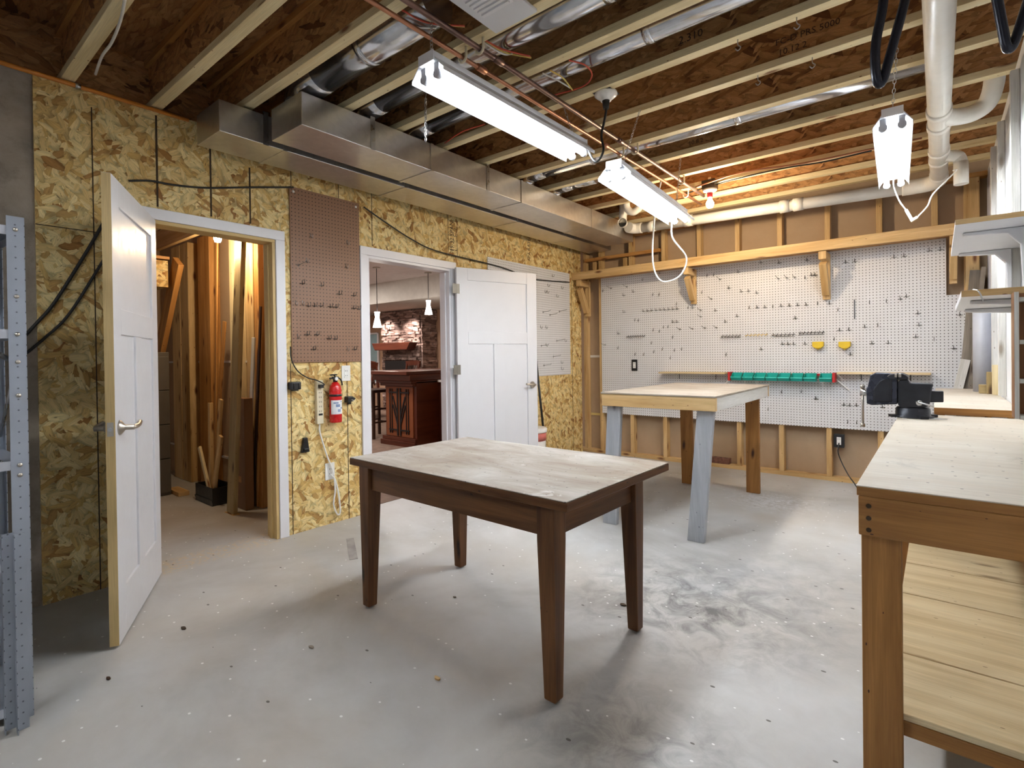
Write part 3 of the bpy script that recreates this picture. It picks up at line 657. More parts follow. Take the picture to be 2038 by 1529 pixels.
# black cable along the left wall, cord down to the power strip
w = lambda u, v: oX(u, v, .012)
cord('black cable stapled along the OSB wall above the door on the left', [w(205, 445), w(170, 505), w(110, 600), w(76, 640), w(50, 668)], .008, M['rubber'], 'cable', 'cable')
cord('second black cable slanting down the OSB wall behind the open door', [w(212, 508), w(140, 622), w(90, 672), w(50, 705)], .007, M['rubber'], 'cable', 'cable')
cord('black cable sagging across the OSB wall above the left door to the brown pegboard', [w(256, 360), w(300, 360), w(345, 368), w(410, 374), w(500, 373), w(584, 373)], .006, M['rubber'], 'cable', 'cable')
cord('black cable swooping from the brown pegboard over the right door to the white pegboard', [oX(u, v, .026) for u, v in ((724, 412), (735, 420), (775, 448), (822, 478), (870, 500), (968, 524), (1010, 536), (1060, 555), (1133, 562))], .006, M['rubber'], 'cable', 'cable')
# hooks in the ceiling: two long coated storage hooks, small screw hooks
def storage_hook(lab, px, d, arms):
    P = lambda u, v, k=1.0: EYE+ray(u, v)*d*k
    t = thing('storage_hook', lab, 'hook', P(*arms[2]), 0, 'coated storage hooks')
    pts = [P(*a) for a in arms]; e0 = pts[0]; pts = [Vector((e0.x+(e0.x-pts[1].x)*.5, e0.y+(e0.y-pts[1].y)*.5, ZC+.05))]+pts
    MB().tube(curve(pts, 6), .0125, 14).build('rod', M['hose_steel'], t)
    return t
storage_hook('dark coated U shaped storage hook left of the large drain pipe', 0, 1.5, [(1762, -40), (1744, 80), (1742, 130), (1747, 165), (1757, 160), (1770, 115), (1800, 5), (1812, -60)])
storage_hook('dark coated U shaped storage hook right of the large drain pipe', 0, 1.5, [(1975, -60), (1985, 0), (1996, 60), (2003, 92), (2012, 96), (2024, 70), (2050, -10), (2075, -80)])
def screw_hook(u, v, y, lab):
    p = oZ(u, v, 2.70); s = MB().tube(curve([(p.x, y, 2.701), (p.x, y, 2.675), (p.x+.012, y, 2.66), (p.x, y, 2.648), (p.x-.012, y, 2.66)], 4), .0026, 6)
    tag(s.build('screw_hook', M['hook_bright']), lab, 'hook', 'small screw hooks in the joists')
for u, v, y, lab in ((1468, 78, 2.585, 'small screw hook with open curl under the third joist from the top'), (1585, 33, 2.585, 'straight screw hook under the joist left of the storage hook'), (1510, 152, 2.985, 'screw hook under a joist, lower left of the pair in that joist'), (1618, 117, 2.985, 'screw hook under a joist, upper right of the pair in that joist')): screw_hook(u, v, y, lab)
# ================================================================ old oak work table in the middle
t = thing('work_table', 'old dark wooden table with worn grey top in the middle of the floor', 'table', (1.915, 1.883, 0), math.radians(-1.3))
hx, hy, zt = .647, .405, .742
B((-hx, -hy, zt-.004), (hx, hy, zt), 0).build('table_surface', M['table_top'], t, True, .0015)
s = MB().box((-hx-.002, -hy-.002, zt-.036), (hx+.002, hy+.002, zt-.0042), 0); s.build('tabletop', M['oak'], t, True, .004)
lx0, lx1, ly0, ly1 = -.607, .566, -.370, .300     # outer faces of the legs at the floor
def leg(x, y, sx, sy, name='leg'):
    s = MB(); n = 0; wt, wb = .075, .050
    X = lambda w: (x, x-sx*w); Y = lambda w: (y, y-sy*w)
    ztop = zt-.037; zk = zt-.17
    P = []
    for z, w in ((0.006, wb-.006), (.012, wb), (zk, wt), (ztop, wt)):
        off = (.003 if z < .01 else 0)
        xo = x+sx*.006*(1 if z > .5 else 0)-sx*off; yo = y+sy*.006*(1 if z > .5 else 0)-sy*off
        P.append([(xo, yo, z), (xo-sx*w, yo, z), (xo-sx*w, yo-sy*w, z), (xo, yo-sy*w, z)])
    for ring in P: s.v += [Vector(p) for p in ring]
    flip = sx*sy < 0
    for k in range(3):
        for i in range(4):
            j = (i+1) % 4; f = [k*4+i, k*4+j, k*4+4+j, k*4+4+i]
            if not flip: pass
            else: f = f[::-1]
            s.face(f, [(s.v[a][2], (s.v[a][0]+s.v[a][1])) for a in f])
    for k, r in ((0, not flip), (3, flip)):
        f = [k*4+i for i in range(4)]
        if r: f = f[::-1]
        s.face(f, [(s.v[a][0], s.v[a][1]) for a in f])
    return s.build(name, M['oak'], t, True, .003)
for x, sx in ((lx1, 1), (lx0, -1)):
    for y, sy in ((ly0, -1), (ly1, 1)): leg(x, y, sx, sy)
ax0, ax1, ay0, ay1 = lx0+.012, lx1-.012, ly0+.012, ly1-.012
for a, b in (((lx0+.076, ay0, zt-.155), (lx1-.076, ay0+.022, zt-.0365)), ((lx0+.076, ay1-.022, zt-.155), (lx1-.076, ay1, zt-.0365)), ((ax1-.022, ly0+.076, zt-.155), (ax1, ly1-.076, zt-.0365)), ((ax0, ly0+.076, zt-.155), (ax0+.022, ly1-.076, zt-.0365))):
    B(a, b).build('apron', M['oak'], t, True, .002)
# ================================================================ tall home-made table behind
t = thing('tall_work_table', 'tall home-made wooden table with paint-splashed top near the pegboard wall', 'table', (1.99, 4.16, 0), math.radians(.8))
X0, X1, Y0, Y1, ZT = -.41, .41, -.75, .71, .958
B((X0-.004, Y0-.004, ZT-.012), (X1+.004, Y1+.004, ZT), 1).build('tabletop', M['far_top'], t, True, .002)
z0 = ZT-.1; z1 = ZT-.0125
B((X0, Y0, z0), (X1, Y0+.038, z1), 0).build('apron', M['pine'], t, True, .003)
B((X0, Y1-.038, z0), (X1, Y1, z1), 0).build('apron', M['pine'], t, True, .003)
B((X1-.038, Y0+.0385, z0), (X1, Y1-.0385, z1), 1).build('apron', M['white_wood'], t, True, .003)['label'] = 'paint-smeared pale side rail'
B((X0, Y0+.0385, z0), (X0+.038, Y1-.0385, z1), 1).build('apron', M['pine'], t, True, .003)
for x, y, yb, m, lb in ((.225, Y0+.040, Y0-.02, 'grey_paint_wood', 'grey painted leg'), (-.40, Y0+.040, Y0-.02, 'grey_paint_wood', 'grey painted leg'), (.215, Y1-.078, Y1+.01, 'bench_wood', 'bare wood leg'), (-.365, Y1-.078, Y1+.01, 'bench_wood', 'bare wood leg')):
    s = MB(); w = .11; th = .038
    b0 = [(x, yb, 0), (x+w, yb, 0), (x+w, yb+th, 0), (x, yb+th, 0)]; ox = .06 if (x > .22) else .02; b1 = [(x+ox, y, z1), (x+ox+w, y, z1), (x+ox+w, y+th, z1), (x+ox, y+th, z1)]
    s.v = [Vector(p) for p in b0+b1]
    for f in ((3, 2, 1, 0), (4, 5, 6, 7), (0, 1, 5, 4), (1, 2, 6, 5), (2, 3, 7, 6), (3, 0, 4, 7)): s.face(list(f), [(s.v[a][2], s.v[a][0]+s.v[a][1]) for a in f])
    s.build('leg', M[m], t, True, .003)['label'] = lb
# ================================================================ work bench along the right wall
BZ = .89; bx, by = 3.358, 1.60
t = thing('workbench', 'long wooden workbench along the right wall with pale plywood top and low shelf', 'workbench', (3.6, by, 0))
B((bx-.004, by-.004, BZ-.003), (XR-.003, 3.57, BZ), 1).build('bench_top', M['bench_top'], t, False, .0008)
B((bx-.003, by-.003, BZ-.026), (XR-.003, 3.57, BZ-.0032), 0).build('top_edge', M['bench_wood'], t, False, .001)
B((bx, by, BZ-.128), (XR-.004, by+.038, BZ-.0265), 0).build('apron', M['bench_wood'], t, False, .003)
sc = MB()
for z in (.024, .055, .085): sc.cyl((bx+.022, by-.0012, BZ-.027-z), (bx+.022, by+.002, BZ-.027-z), .006, 10)
sc.build('screw', M['seam'], t)
B((bx, by+.0385, BZ-.128), (bx+.038, 3.55, BZ-.0265), 1).build('apron', M['bench_wood'], t, False, .003)
B((bx+.002, by+.0385, 0), (bx+.087, by+.0765, BZ-.1285), 2).build('leg', M['bench_wood'], t, False, .003)
B((bx+.002, 3.27, 0), (bx+.040, 3.355, BZ-.1285), 2).build('leg', M['bench_wood'], t, False, .003)
B((XR-.09, by+.0385, 0), (XR-.005, by+.0765, BZ-.1285), 2).build('leg', M['bench_wood'], t, False, .003)
B((XR-.045, 3.27, 0), (XR-.005, 3.355, BZ-.1285), 2).build('leg', M['bench_wood'], t, False, .003)
sz = .292
for y0, y1 in ((by+.082, 2.02), (2.027, 2.525), (2.532, 2.897), (2.904, 3.35)):
    B((bx+.045 if y0 < 3 else bx+.05, y0, sz-.018), (XR-.02, y1, sz), 0).build('shelf_board', M['shelf_ply'], t, False, .002)
B((bx+.03, by+.079, sz-.057), (XR-.02, by+.117, sz-.0185), 0).build('shelf_rail', M['bench_wood'], t, False, .003)
B((bx+.045, by+.12, sz-.108), (bx+.083, 3.26, sz-.0195), 1).build('shelf_rail', M['bench_wood'], t, False, .003)
t = thing('rear_bench', 'shorter pale plywood bench continuing the workbench behind the vise', 'workbench', (3.67, 3.6, 0))
B((3.50, 3.575, .895), (XR-.003, 5.42, .930), 0).build('bench_top', M['bench_top'], t, False, .002)
B((3.50, 3.573, .893), (XR-.003, 3.5748, .929), 0).build('front_edge', M['bench_wood'], t)
for x in (3.505, XR-.05):
    for y in (3.60, 5.36): B((x, y, 0), (x+.04, y+.06, .8945), 2).build('leg', M['bench_wood'], t, False, .002)
# ---- vise
VY = 3.40
c9 = lambda x, y: (x/8.995+1690, y/8.995+700)
def vp(x, y, Y=VY): q = oY(*c9(x, y), Y); return (q.x, q.z)
vz0 = vp(1100, 1125)[1]; dz = BZ-vz0+.0015
def vprof(pts): return [(x, z+dz) for x, z in (vp(*p) for p in pts)]
MX = lambda y: Matrix(((1, 0, 0, 0), (0, 0, -1, y), (0, 1, 0, 0), (0, 0, 0, 1)))
p0 = vp(1100, 1125); t = thing('bench_vise', 'dark cast-iron bench vise bolted to the corner of the workbench', 'vise', (p0[0], VY, BZ))
MB().prism(vprof([(320, 610), (345, 590), (395, 380), (480, 335), (720, 345), (870, 385), (878, 470), (878, 890), (420, 905), (330, 880)]), .11, MX(VY+.055)).build('moving_jaw', M['iron_highlight'], t, False, .006, 3)
MB().prism(vprof([(440, 640), (560, 480), (640, 440), (780, 450), (780, 850), (450, 850)]), .118, MX(VY+.059)).build('jaw_cheek', M['iron'], t, False, .004)
MB().prism(vprof([(884, 500), (905, 470), (935, 455), (1060, 450), (1100, 510), (1440, 522), (1510, 528), (1490, 600), (1450, 870), (1420, 925), (1300, 950), (950, 955), (884, 890)]), .12, MX(VY+.06)).build('fixed_body', M['iron'], t, False, .006, 3)
MB().prism(vprof([(690, 400), (740, 362), (860, 345), (880, 345), (880, 455), (740, 440)]), .14, MX(VY+.07)).build('jaw', M['iron'], t, False, .004)
MB().prism(vprof([(888, 345), (950, 345), (1030, 375), (1080, 420), (1060, 452), (888, 458)]), .14, MX(VY+.07)).build('jaw', M['iron'], t, False, .004)
for a in ((830, 872), (894, 945)): MB().prism(vprof([(a[0], 350), (a[1], 350), (a[1], 410), (a[0], 410)]), .146, MX(VY+.073)).build('jaw_plate', M['nickel'], t, False, .001)
MB().prism(vprof([(1440, 662), (1690, 665), (1690, 860), (1440, 862)]), .06, MX(VY+.03)).build('slide', M['iron'], t, False, .004)
bc = vprof([(1140, 1125)])[0]
s = MB().lathe([(.088, 0), (.088, .006), (.074, .010), (.072, .044), (.066, .052), (0, .053)], 36, Matrix.Translation((bc[0], VY, BZ+.001)))
for a in range(4):
    an = a*PI/2+.5; s.box((-.018, .07, 0), (.018, .105, .014), None, Matrix.Translation((bc[0], VY, BZ+.001)) @ Matrix.Rotation(an, 4, 'Z'))
s.build('swivel_base', M['iron'], t)
h = vprof([(285, 690), (285, 1290), (285, 600), (380, 700), (230, 700)])
MB().cyl((h[4][0]-.008, VY, h[0][1]), (h[3][0]+.01, VY, h[0][1]), .021, 20).build('screw_boss', M['steel'], t)
hd = MB().cyl((h[0][0]-.01, VY-.012, h[2][1]), (h[0][0]-.01, VY-.012, h[1][1]), .0055, 12); hd.cyl((h[0][0]-.01, VY-.012, h[1][1]-.004), (h[0][0]-.01, VY-.012, h[1][1]+.014), .011, 14); hd.cyl((h[0][0]-.01, VY-.012, h[2][1]-.004), (h[0][0]-.01, VY-.012, h[2][1]+.012), .011, 14)
hd.build('handle', M['nickel'], t)
k = vprof([(1262, 860), (1290, 850), (1520, 955)])
MB().cyl((k[0][0], VY-.058, k[0][1]), (k[0][0], VY-.082, k[0][1]), .013, 16).build('lock_nut', M['steel'], t)
MB().tube([(k[1][0]-.02, VY-.075, k[1][1]+.003), (k[2][0], VY-.10, k[2][1]+.012)], .0045, 10).build('lock_lever', M['steel'], t)
pp = [oZ(*c9(x, y), BZ) for x, y in ((830, 1135), (1300, 1165), (1760, 1222), (960, 1195))]
s = MB(); s.prism([(p.x, p.y) for p in pp], .0015, Matrix.Translation((0, 0, BZ+.0004)))
tag(s.build('paper_sheet', M['paper']), 'printed paper sheet sticking out from under the vise', 'paper')
# ================================================================ pegboards
s = B((.0015, 1.868, 1.206), (.0115, 2.432, 2.442), 2); pb = s.build('brown_pegboard', M['peg_brown'])
tag(pb, 'tall brown pegboard on the OSB wall between the two doors', 'pegboard')
sc = MB()
for y in (1.895, 2.405): sc.lathe([(.010, 0), (.007, .004), (0, .005)], 14, frame((.0117, y, 2.41), (0, 1, 0), (1, 0, 0)))
sc.build('screw', M['plastic_white'], pb)
yl = oX(969, 511).y
s = B((.0015, yl, 1.001), (.010, 5.445, 2.236), 2); tag(s.build('white_pegboard', M['peg_white']), 'white pegboard on the OSB wall partly behind the open right door', 'pegboard')
PZ = YB-.008; zb = .507; zt_ = 2.185
for x0, x1, zz, lab in ((.262, 1.4868, zt_, 'left white pegboard sheet of the back wall, behind the tall table'), (1.4875, 2.6950, zt_, 'middle white pegboard sheet of the back wall, above the teal bins')):
    tag(B((x0, PZ, zb), (x1, YB+.0005, zz), 2).build('white_pegboard', M['peg_white']), lab, 'pegboard')
s = MB().box((2.6958, PZ, zb), (3.575, YB+.0005, zt_), 2); s.box((3.5751, PZ, zb), (3.70, YB+.0005, 1.70), 2)
tag(s.build('white_pegboard', M['peg_white']), 'right white pegboard sheet of the back wall with a notched corner', 'pegboard')
# hooks
def hook_mb(kind):      # local frame: board plane y=0, out is -y, z up
    s = MB(); r = .0021
    if kind == 0:
        s.tube(curve([(0, 0, .0), (0, -.018, -.004), (0, -.030, -.001), (0, -.034, .012), (0, -.035, .026)], 3), r, 5); s.tube([(-.021, -.0025, 0), (.021, -.0025, 0)], r, 5); s.tube([(0, -.002, -.010), (0, -.002, .022)], r, 5)
    elif kind == 1: s.tube(curve([(0, 0, .012), (0, -.004, .0), (0, -.014, -.010), (0, -.026, -.006), (0, -.029, .012)], 3), r, 5); s.tube([(0, -.002, .0), (0, -.002, .026)], r, 5)
    elif kind == 2: s.tube([(0, 0, 0), (0, -.10, .012), (0, -.106, .022)], r, 5); s.tube([(-.014, -.0025, 0), (.014, -.0025, 0)], r, 5); s.tube([(0, -.0025, -.012), (0, -.0025, .012)], r, 5)
    return s
proto = {}
def peg(board, kind, P, label, group):
    key = (board, kind)
    if key not in proto:
        T = {'back': Matrix.Identity(4), 'left': Matrix.Rotation(PI/2, 4, 'Z'), 'brown': Matrix.Rotation(PI/2, 4, 'Z')}[board]
        s = hook_mb(kind); me = s.build('peg_hook', M['hook_bright'] if board == 'brown' and kind != 0 else M['hook']); me.data.transform(Matrix.Translation(me.location)); me.data.transform(T); me.location = P
        proto[key] = me; tag(me, label, 'hook', group); return
    c = proto[key].copy(); COL.objects.link(c); c.location = P; c['label'] = label; c['group'] = group
a = lambda x, y: (570+x/4.247, 370+y/4.247)
for x, y, k in ((205, 432, 1), (512, 490, 1), (170, 640, 1), (100, 672, 2), (503, 688, 1), (135, 825, 0), (295, 843, 0), (447, 915, 0), (568, 928, 0), (78, 1000, 1), (135, 1000, 1), (185, 1015, 0), (238, 1015, 0), (290, 1015, 0), (370, 1022, 0), (418, 1025, 0), (567, 1035, 0), (610, 1040, 0), (95, 1280, 1), (175, 1258, 0), (257, 1258, 0), (360, 1290, 0), (410, 1293, 0), (228, 1382, 0), (515, 1385, 1), (575, 1382, 0)):
    q = oX(*a(x, y), .0115); q.y = min(max(q.y, 1.885), 2.42)
    peg('brown', k, q, 'bright zinc peg hook on the brown pegboard' if k else 'dark wire peg hook on the brown pegboard', 'zinc hooks on the brown pegboard' if k else 'dark hooks on the brown pegboard')
a = lambda x, y: (960+x/5.883, 500+y/5.883)
for x, y, k in ((818, 290, 1), (765, 405, 1), (925, 432, 1), (730, 478, 1), (757, 482, 1), (870, 530, 1), (710, 715, 2), (790, 748, 2), (900, 706, 2), (680, 895, 1), (742, 895, 1), (690, 1108, 2), (745, 1105, 1), (870, 1050, 2), (965, 1050, 1), (830, 1235, 2), (920, 1305, 1), (925, 1380, 1), (720, 1338, 2)):
    peg('left', k, oX(*a(x, y), .010), 'dark wire peg hook on the white pegboard beside the open right door' if k == 1 else 'long straight dark peg hook on the white pegboard beside the open right door', 'short hooks on the left white pegboard' if k == 1 else 'long hooks on the left white pegboard')
hk = []
def add(ox, oy, sc, L): hk.extend((ox+x/sc, oy+y/sc, k) for x, y, k in L)
add(1190, 540, 8.49, [(x, y, 0) for x, y in ((600, 350), (440, 412), (445, 695), (1605, 622), (1990, 668), (350, 1055), (1270, 860), (1340, 860))]+[(770+i*71.5, 675-i*4.5, 0) for i in range(9)]+[(x, y, 1) for x, y in ((760, 150), (1045, 40), (90, 335), (935, 400), (1040, 400), (1335, 560), (1530, 620), (630, 830), (690, 835), (1115, 950), (1190, 945), (940, 1000), (1045, 1020), (1270, 1120), (345, 1300), (635, 1410), (780, 1410), (910, 1220), (950, 1365), (1095, 1320), (1300, 1340), (1420, 1320), (1230, 1470), (1760, 365), (1960, 70), (1850, 80))]+[(x, y, 2) for x, y in ((225, 290), (490, 265), (1740, 660), (1740, 770), (1390, 980), (1600, 975), (1810, 960), (125, 1245), (1920, 470))])
add(1400, 500, 7.646, [(x, y, 0) for x, y in ((535, 325), (875, 180), (1155, 185), (1578, 145), (1645, 370), (1700, 370), (390, 565), (578, 620), (690, 610), (812, 640), (822, 862), (938, 858), (1185, 840), (1310, 835), (1435, 825), (1565, 820), (1920, 805), (515, 995), (1400, 1025), (335, 1078), (1204, 1418), (1290, 1418), (1375, 1418), (1548, 1415), (883, 1500))]+[(x, y, 1) for x, y in ((700, 865), (1060, 850), (1740, 805), (1548, 410))]+[(x, y, 2) for x, y in ((255, 430), (1140, 420), (1270, 410), (1390, 405), (200, 1165))])
add(1600, 400, 4.632, [(x, y, 0) for x, y in ((385, 570), (470, 560), (830, 522), (922, 512), (1155, 460), (1258, 452), (945, 885), (1050, 1040), (1435, 1052), (562, 1165), (415, 1192), (330, 1196), (1060, 1147), (1030, 1255), (1380, 1360), (628, 1315), (780, 1312), (430, 1418))]+[(x, y, 1) for x, y in ((605, 940), (760, 930), (315, 1010), (682, 1150), (1200, 1280), (280, 1280))]+[(890, 905, 2)])
add(1600, 680, 4.632, [(x, y, 0) for x, y in ((112, 530), (370, 585), (425, 590), (485, 590), (725, 605))]+[(405, 745, 1), (487, 750, 1)])
add(1430, 640, 6.95, [(875, 975, 1), (1148, 975, 1), (1350, 1070, 0), (690, 1220, 1), (110, 460, 1)])
bt = lambda k, n: (('cross-shaped', 'curled', 'long straight')[k]+' dark wire peg hook on the %s back wall pegboard' % n, ('cross-shaped', 'curled', 'long straight')[k]+' hooks on the %s back pegboard' % n)
for u, v, k in hk:
    q = oY(u, v, PZ)
    if q.z > 2.165 or q.x > 3.68: continue
    n = 'left' if q.x < 1.486 else 'middle' if q.x < 2.694 else 'right'
    peg('back', k, q, *bt(k, n))
q0 = oY(1600+465/4.632, 400+910/4.632, PZ); q1 = oY(1600+465/4.632, 400+1090/4.632, PZ)
tag(MB().bar((q0.x, PZ-.004, q0.z), (q0.x, PZ-.004, q1.z), .008, .007).build('magnetic_bar', M['dark_steel']), 'thin upright dark bar on the right back pegboard', 'tool bar')
# wire tool racks
def rack(lab, u0, v0, u1, v1, n, dbl, m='hook'):
    a = oY(u0, v0, PZ); b = oY(u1, v1, PZ); z = (a.z+b.z)/2
    t = thing('tool_rack', lab, 'tool rack', ((a.x+b.x)/2, PZ, z))
    for y in ((.045, .018) if dbl else (.032,)):
        MB().tube([(a.x, PZ-y, z-(.02 if y > .03 and dbl else 0)), (b.x, PZ-y, z-(.02 if y > .03 and dbl else 0))], .0026, 6).build('rail', M[m], t)
    for i in range(n):
        x = a.x+(b.x-a.x)*(i+.5)/n
        MB().tube([(x, PZ-.001, z+.018), (x, PZ-.004, z), (x, PZ-.03, z-.006), (x, PZ-.055, z-.015), (x, PZ-.057, z+.002)], .0022, 5).build('prong', M[m], t)
    return t
rack('short black prong rack on the left back pegboard, left of centre', 1249, 671, 1286, 668, 8, False, 'black')
rack('first wire tool rack from the left in the row above the teal bins', 1436, 670, 1476, 668, 6, True)
rack('second wire tool rack in the row, brass coloured, above the teal bins', 1484, 667, 1530, 667, 6, False, 'wire_yellow')
rack('third wire tool rack in the row above the teal bins', 1536, 667, 1584, 666, 6, True)
rack('fourth and darkest wire tool rack, above the left yellow holder', 1590, 663, 1642, 662, 7, True, 'black')
# teal bins on their rail
zr = oY(1550, 748, 5.70).z
xa = oY(1457, 745, 5.70).x; xb = oY(1654, 752, 5.70).x
t = thing('bin_rail', 'red-ended rail with pale struts carrying the teal bins', 'rail', ((xa+xb)/2, PZ, zr))
MB().bar((xa-.01, PZ-.022, zr+.012), (xb+.02, PZ-.022, zr+.012), .016, .020).build('rail', M['red_plastic'], t)
for x, dx in ((xa-.016, -.10), (xb+.028, .11)):
    B((x-.012, PZ-.13, zr-.055), (x+.012, PZ-.02, zr+.035)).build('end_bracket', M['red_plastic'], t, False, .004)
    MB().bar((x, PZ-.03, zr-.02), (x+dx, PZ-.006, zr-.13), .022, .012).build('strut', M['plastic_white'], t)
n = 8; wd = (xb-xa)/n
for i in range(n):
    x0 = xa+i*wd+.003+(.02 if i == 7 else 0); x1 = x0+wd-.010; lab = 'teal plastic parts bin, %s from the left on the rail' % ordn[i] if i not in (0, 7) else ('teal parts bin at the left end of the rail' if i == 0 else 'teal parts bin at the right end of the rail, set apart')
    if i == 0:
        t = thing('parts_bin', lab, 'bin', ((x0+x1)/2, PZ-.04, zr-.05), 0, 'teal bins on the rail'); w2 = (x1-x0)/2; pr0 = t
        prof = [(0, .078), (0, 0), (-.075, 0), (-.098, .030), (-.098, .036), (-.088, .036), (-.070, .006), (-.004, .006), (-.004, .078)]
        sd = [(0, .078), (0, 0), (-.075, 0), (-.098, .034), (-.060, .052), (-.035, .074)]
        MX2 = lambda x: Matrix(((0, 0, 1, x), (1, 0, 0, 0), (0, 1, 0, 0), (0, 0, 0, 1)))
        s = MB(); s.prism(prof, 2*w2-.006, MX2(-w2+.003)); s.prism(sd, .003, MX2(-w2)); s.prism(sd, .003, MX2(w2-.003)); s.build('bin_body', M['teal'], t, True)
        B((-w2-.001, -.101, .028), (w2+.001, -.094, .037)).build('front_lip', M['teal_lip'], t, True, .002); B((-w2*.5, .0002, .050), (w2*.5, .006, .074)).build('hanger_lip', M['teal'], t, True)
    else: dup(pr0, ((x0+x1)/2, PZ-.04, zr-.05), None, lab)
# small shelves beside the bins
def ledge(lab, u0, u1, v, depth):
    a = oY(u0, v, PZ-depth/2); b = oY(u1, v, PZ-depth/2)
    t = thing('small_shelf', lab, 'shelf', ((a.x+b.x)/2, PZ, a.z)); B((a.x, PZ-depth, a.z-.012), (b.x, PZ-.001, a.z+.006), 0).build('shelf_board', M['shelf_ply'], t, False, .002)
    for x in (a.x+.18, b.x-.14):
        MB().tube([(x, PZ-.002, a.z-.075), (x, PZ-.002, a.z-.0145), (x, PZ-depth*.8, a.z-.0145)], .0035, 6).build('shelf_bracket', M['black'], t)
ledge('small plywood shelf left of the teal bins on the back wall', 1316, 1447, 741, .16)
ledge('small plywood shelf right of the teal bins, behind the vise', 1667, 1853, 742, .12)
for u, lab in ((1628, 'yellow plastic tool holder on the left, above the teal bins'), (1681, 'yellow plastic tool holder on the right, above the teal bins')):
    q = oY(u, 687, PZ-.03); t = thing('tool_holder', lab, 'holder', (q.x, PZ, q.z), 0, 'yellow tool holders')
    Mx = Matrix(((1, 0, 0, q.x), (0, 0, -1, PZ-.001), (0, 1, 0, q.z), (0, 0, 0, 1)))
    MB().prism([(-.047, .032), (.047, .032), (.047, -.012), (.022, -.030), (-.022, -.030), (-.047, -.012)], .05, Mx).build('holder_body', M['yellow'], t, False, .004)
    MB().prism([(-.022, -.030), (.022, -.030), (0, -.045)], .035, Mx).build('tip', M['yellow'], t, False, .001)
# black-framed outlets
def outlet(lab, P, nrm, w=.07, h=.115, plate='plastic_white', face='plastic_white', slots=True):
    Mx = frame(P, (0, 1, 0) if abs(nrm[0]) > .5 else (1, 0, 0), nrm)
    if abs(nrm[0]) > .5: Mx = frame(P, (0, 1, 0), nrm)
    t = thing('wall_outlet', lab, 'outlet', P)
    MB().box((-w/2, -h/2, .0005), (w/2, h/2, .006), None, Mx).build('cover_plate', M[plate], t, False, .002)
    if slots:
        MB().box((-.018, -.036, .0062), (.018, .036, .0085), None, Mx).build('socket', M[face], t, False, .001)
        s = MB()
        for dy in (-.018, .018):
            for dx in (-.007, .007): s.box((dx-.0015, dy-.005, .0086), (dx+.0015, dy+.005, .0092), None, Mx)
        s.build('slot', M['black'], t)
    return t
q = oY(1263, 727, PZ); outlet('white outlet with black surround set in the left back pegboard', (q.x, PZ, q.z), (0, -1, 0), .075, .135, 'black')
q = oY(1660, 877, YB-.02); t = outlet('black-framed outlet with a cord plugged in, low on a stud under the pegboard', (q.x+.04, YB-.02, q.z), (0, -1, 0), .085, .125, 'black')
B((q.x+.002, YB-.0195, q.z-.06), (q.x+.078, YB+.05, q.z+.06)).build('box', M['black'], t)
cd = [Vector((q.x+.04, YB-.03, q.z-.02)), oY(1668, 900, YB-.06), oY(1675, 920, YB-.05), oY(1688, 945, YB-.1), oY(1700, 962, YB-.15), oY(1712, 980, YB-.2)]
cord('black cord hanging from the low outlet toward the workbench', cd, .005, M['black'])
q = oX(688, 743, .0); outlet('white switch plate above the fire extinguisher', (0.0005, q.y, q.z), (1, 0, 0), .075, .118)
ql = oX(656, 938, .0); outlet('low white outlet on the OSB wall with a cord plugged in', (0.0005, ql.y, ql.z), (1, 0, 0), .078, .125)
# ---- extinguisher
q = oX(668, 800, .055); y, z0, z1 = q.y, .760, 1.03
t = thing('fire_extinguisher', 'small red fire extinguisher strapped to the OSB wall', 'fire extinguisher', (.052, y, z0))
T = Matrix.Translation((.054, y, z0)); r = .044
MB().lathe([(0, .002), (r-.003, 0), (r, .006), (r, .235), (r*.86, .268), (r*.55, .290), (.017, .298), (0, .298)], 32, T).build('cylinder', M['red'], t)
lb = MB(); n = 20; base = 0
for i in range(n+1):
    an = -1.35+2.3*i/n; rr = r+.0006
    for z in (.062, .165): lb.v.append(Vector((.054+rr*math.cos(an), y+rr*math.sin(an), z0+z)))
for i in range(n): lb.face([2*i, 2*i+2, 2*i+3, 2*i+1], [(0, 0)]*4, True)
lo = lb.build('label', M['paper'], t)
bk = MB()
for zz, a0, a1, hh in ((.140, -.9, -.2, .010), (.115, -.5, .1, .02), (.078, -.2, .25, .02), (.150, .3, .8, .006), (.100, .3, .8, .012)):
    for i in range(6):
        an = a0+(a1-a0)*i/5; an2 = a0+(a1-a0)*(i+1)/5-.02; rr = r+.0011; b0 = len(bk.v)
        for aa in (an, an2):
            for z in (zz, zz+hh): bk.v.append(Vector((.054+rr*math.cos(aa), y+rr*math.sin(aa), z0+z)))
        bk.face([b0, b0+2, b0+3, b0+1], [(0, 0)]*4)
bk.build('print', M['print_blue'], lo)
MB().lathe([(r+.0008, .192), (r+.002, .193), (r+.002, .207), (r+.0008, .208)], 32, T, False).build('strap', M['black'], t)
v = MB().cyl((.054, y, z0+.296), (.054, y, z0+.335), .016, 16); v.box((.040, y-.02, z0+.318), (.068, y+.02, z0+.338)); v.build('valve', M['black'], t)
MB().tube(curve([(.054, y-.01, z0+.326), (.07, y-.03, z0+.328), (.078, y-.06, z0+.326)], 4), .006, 8).build('carry_handle', M['black'], t)
MB().tube(curve([(.054, y, z0+.338), (.06, y-.02, z0+.352), (.07, y-.05, z0+.350), (.05, y+.015, z0+.352)], 4), .0055, 8).build('lever', M['black'], t)
MB().cyl((.068, y-.002, z0+.322), (.078, y-.002, z0+.322), .013, 18).build('gauge', M['paper'], t)
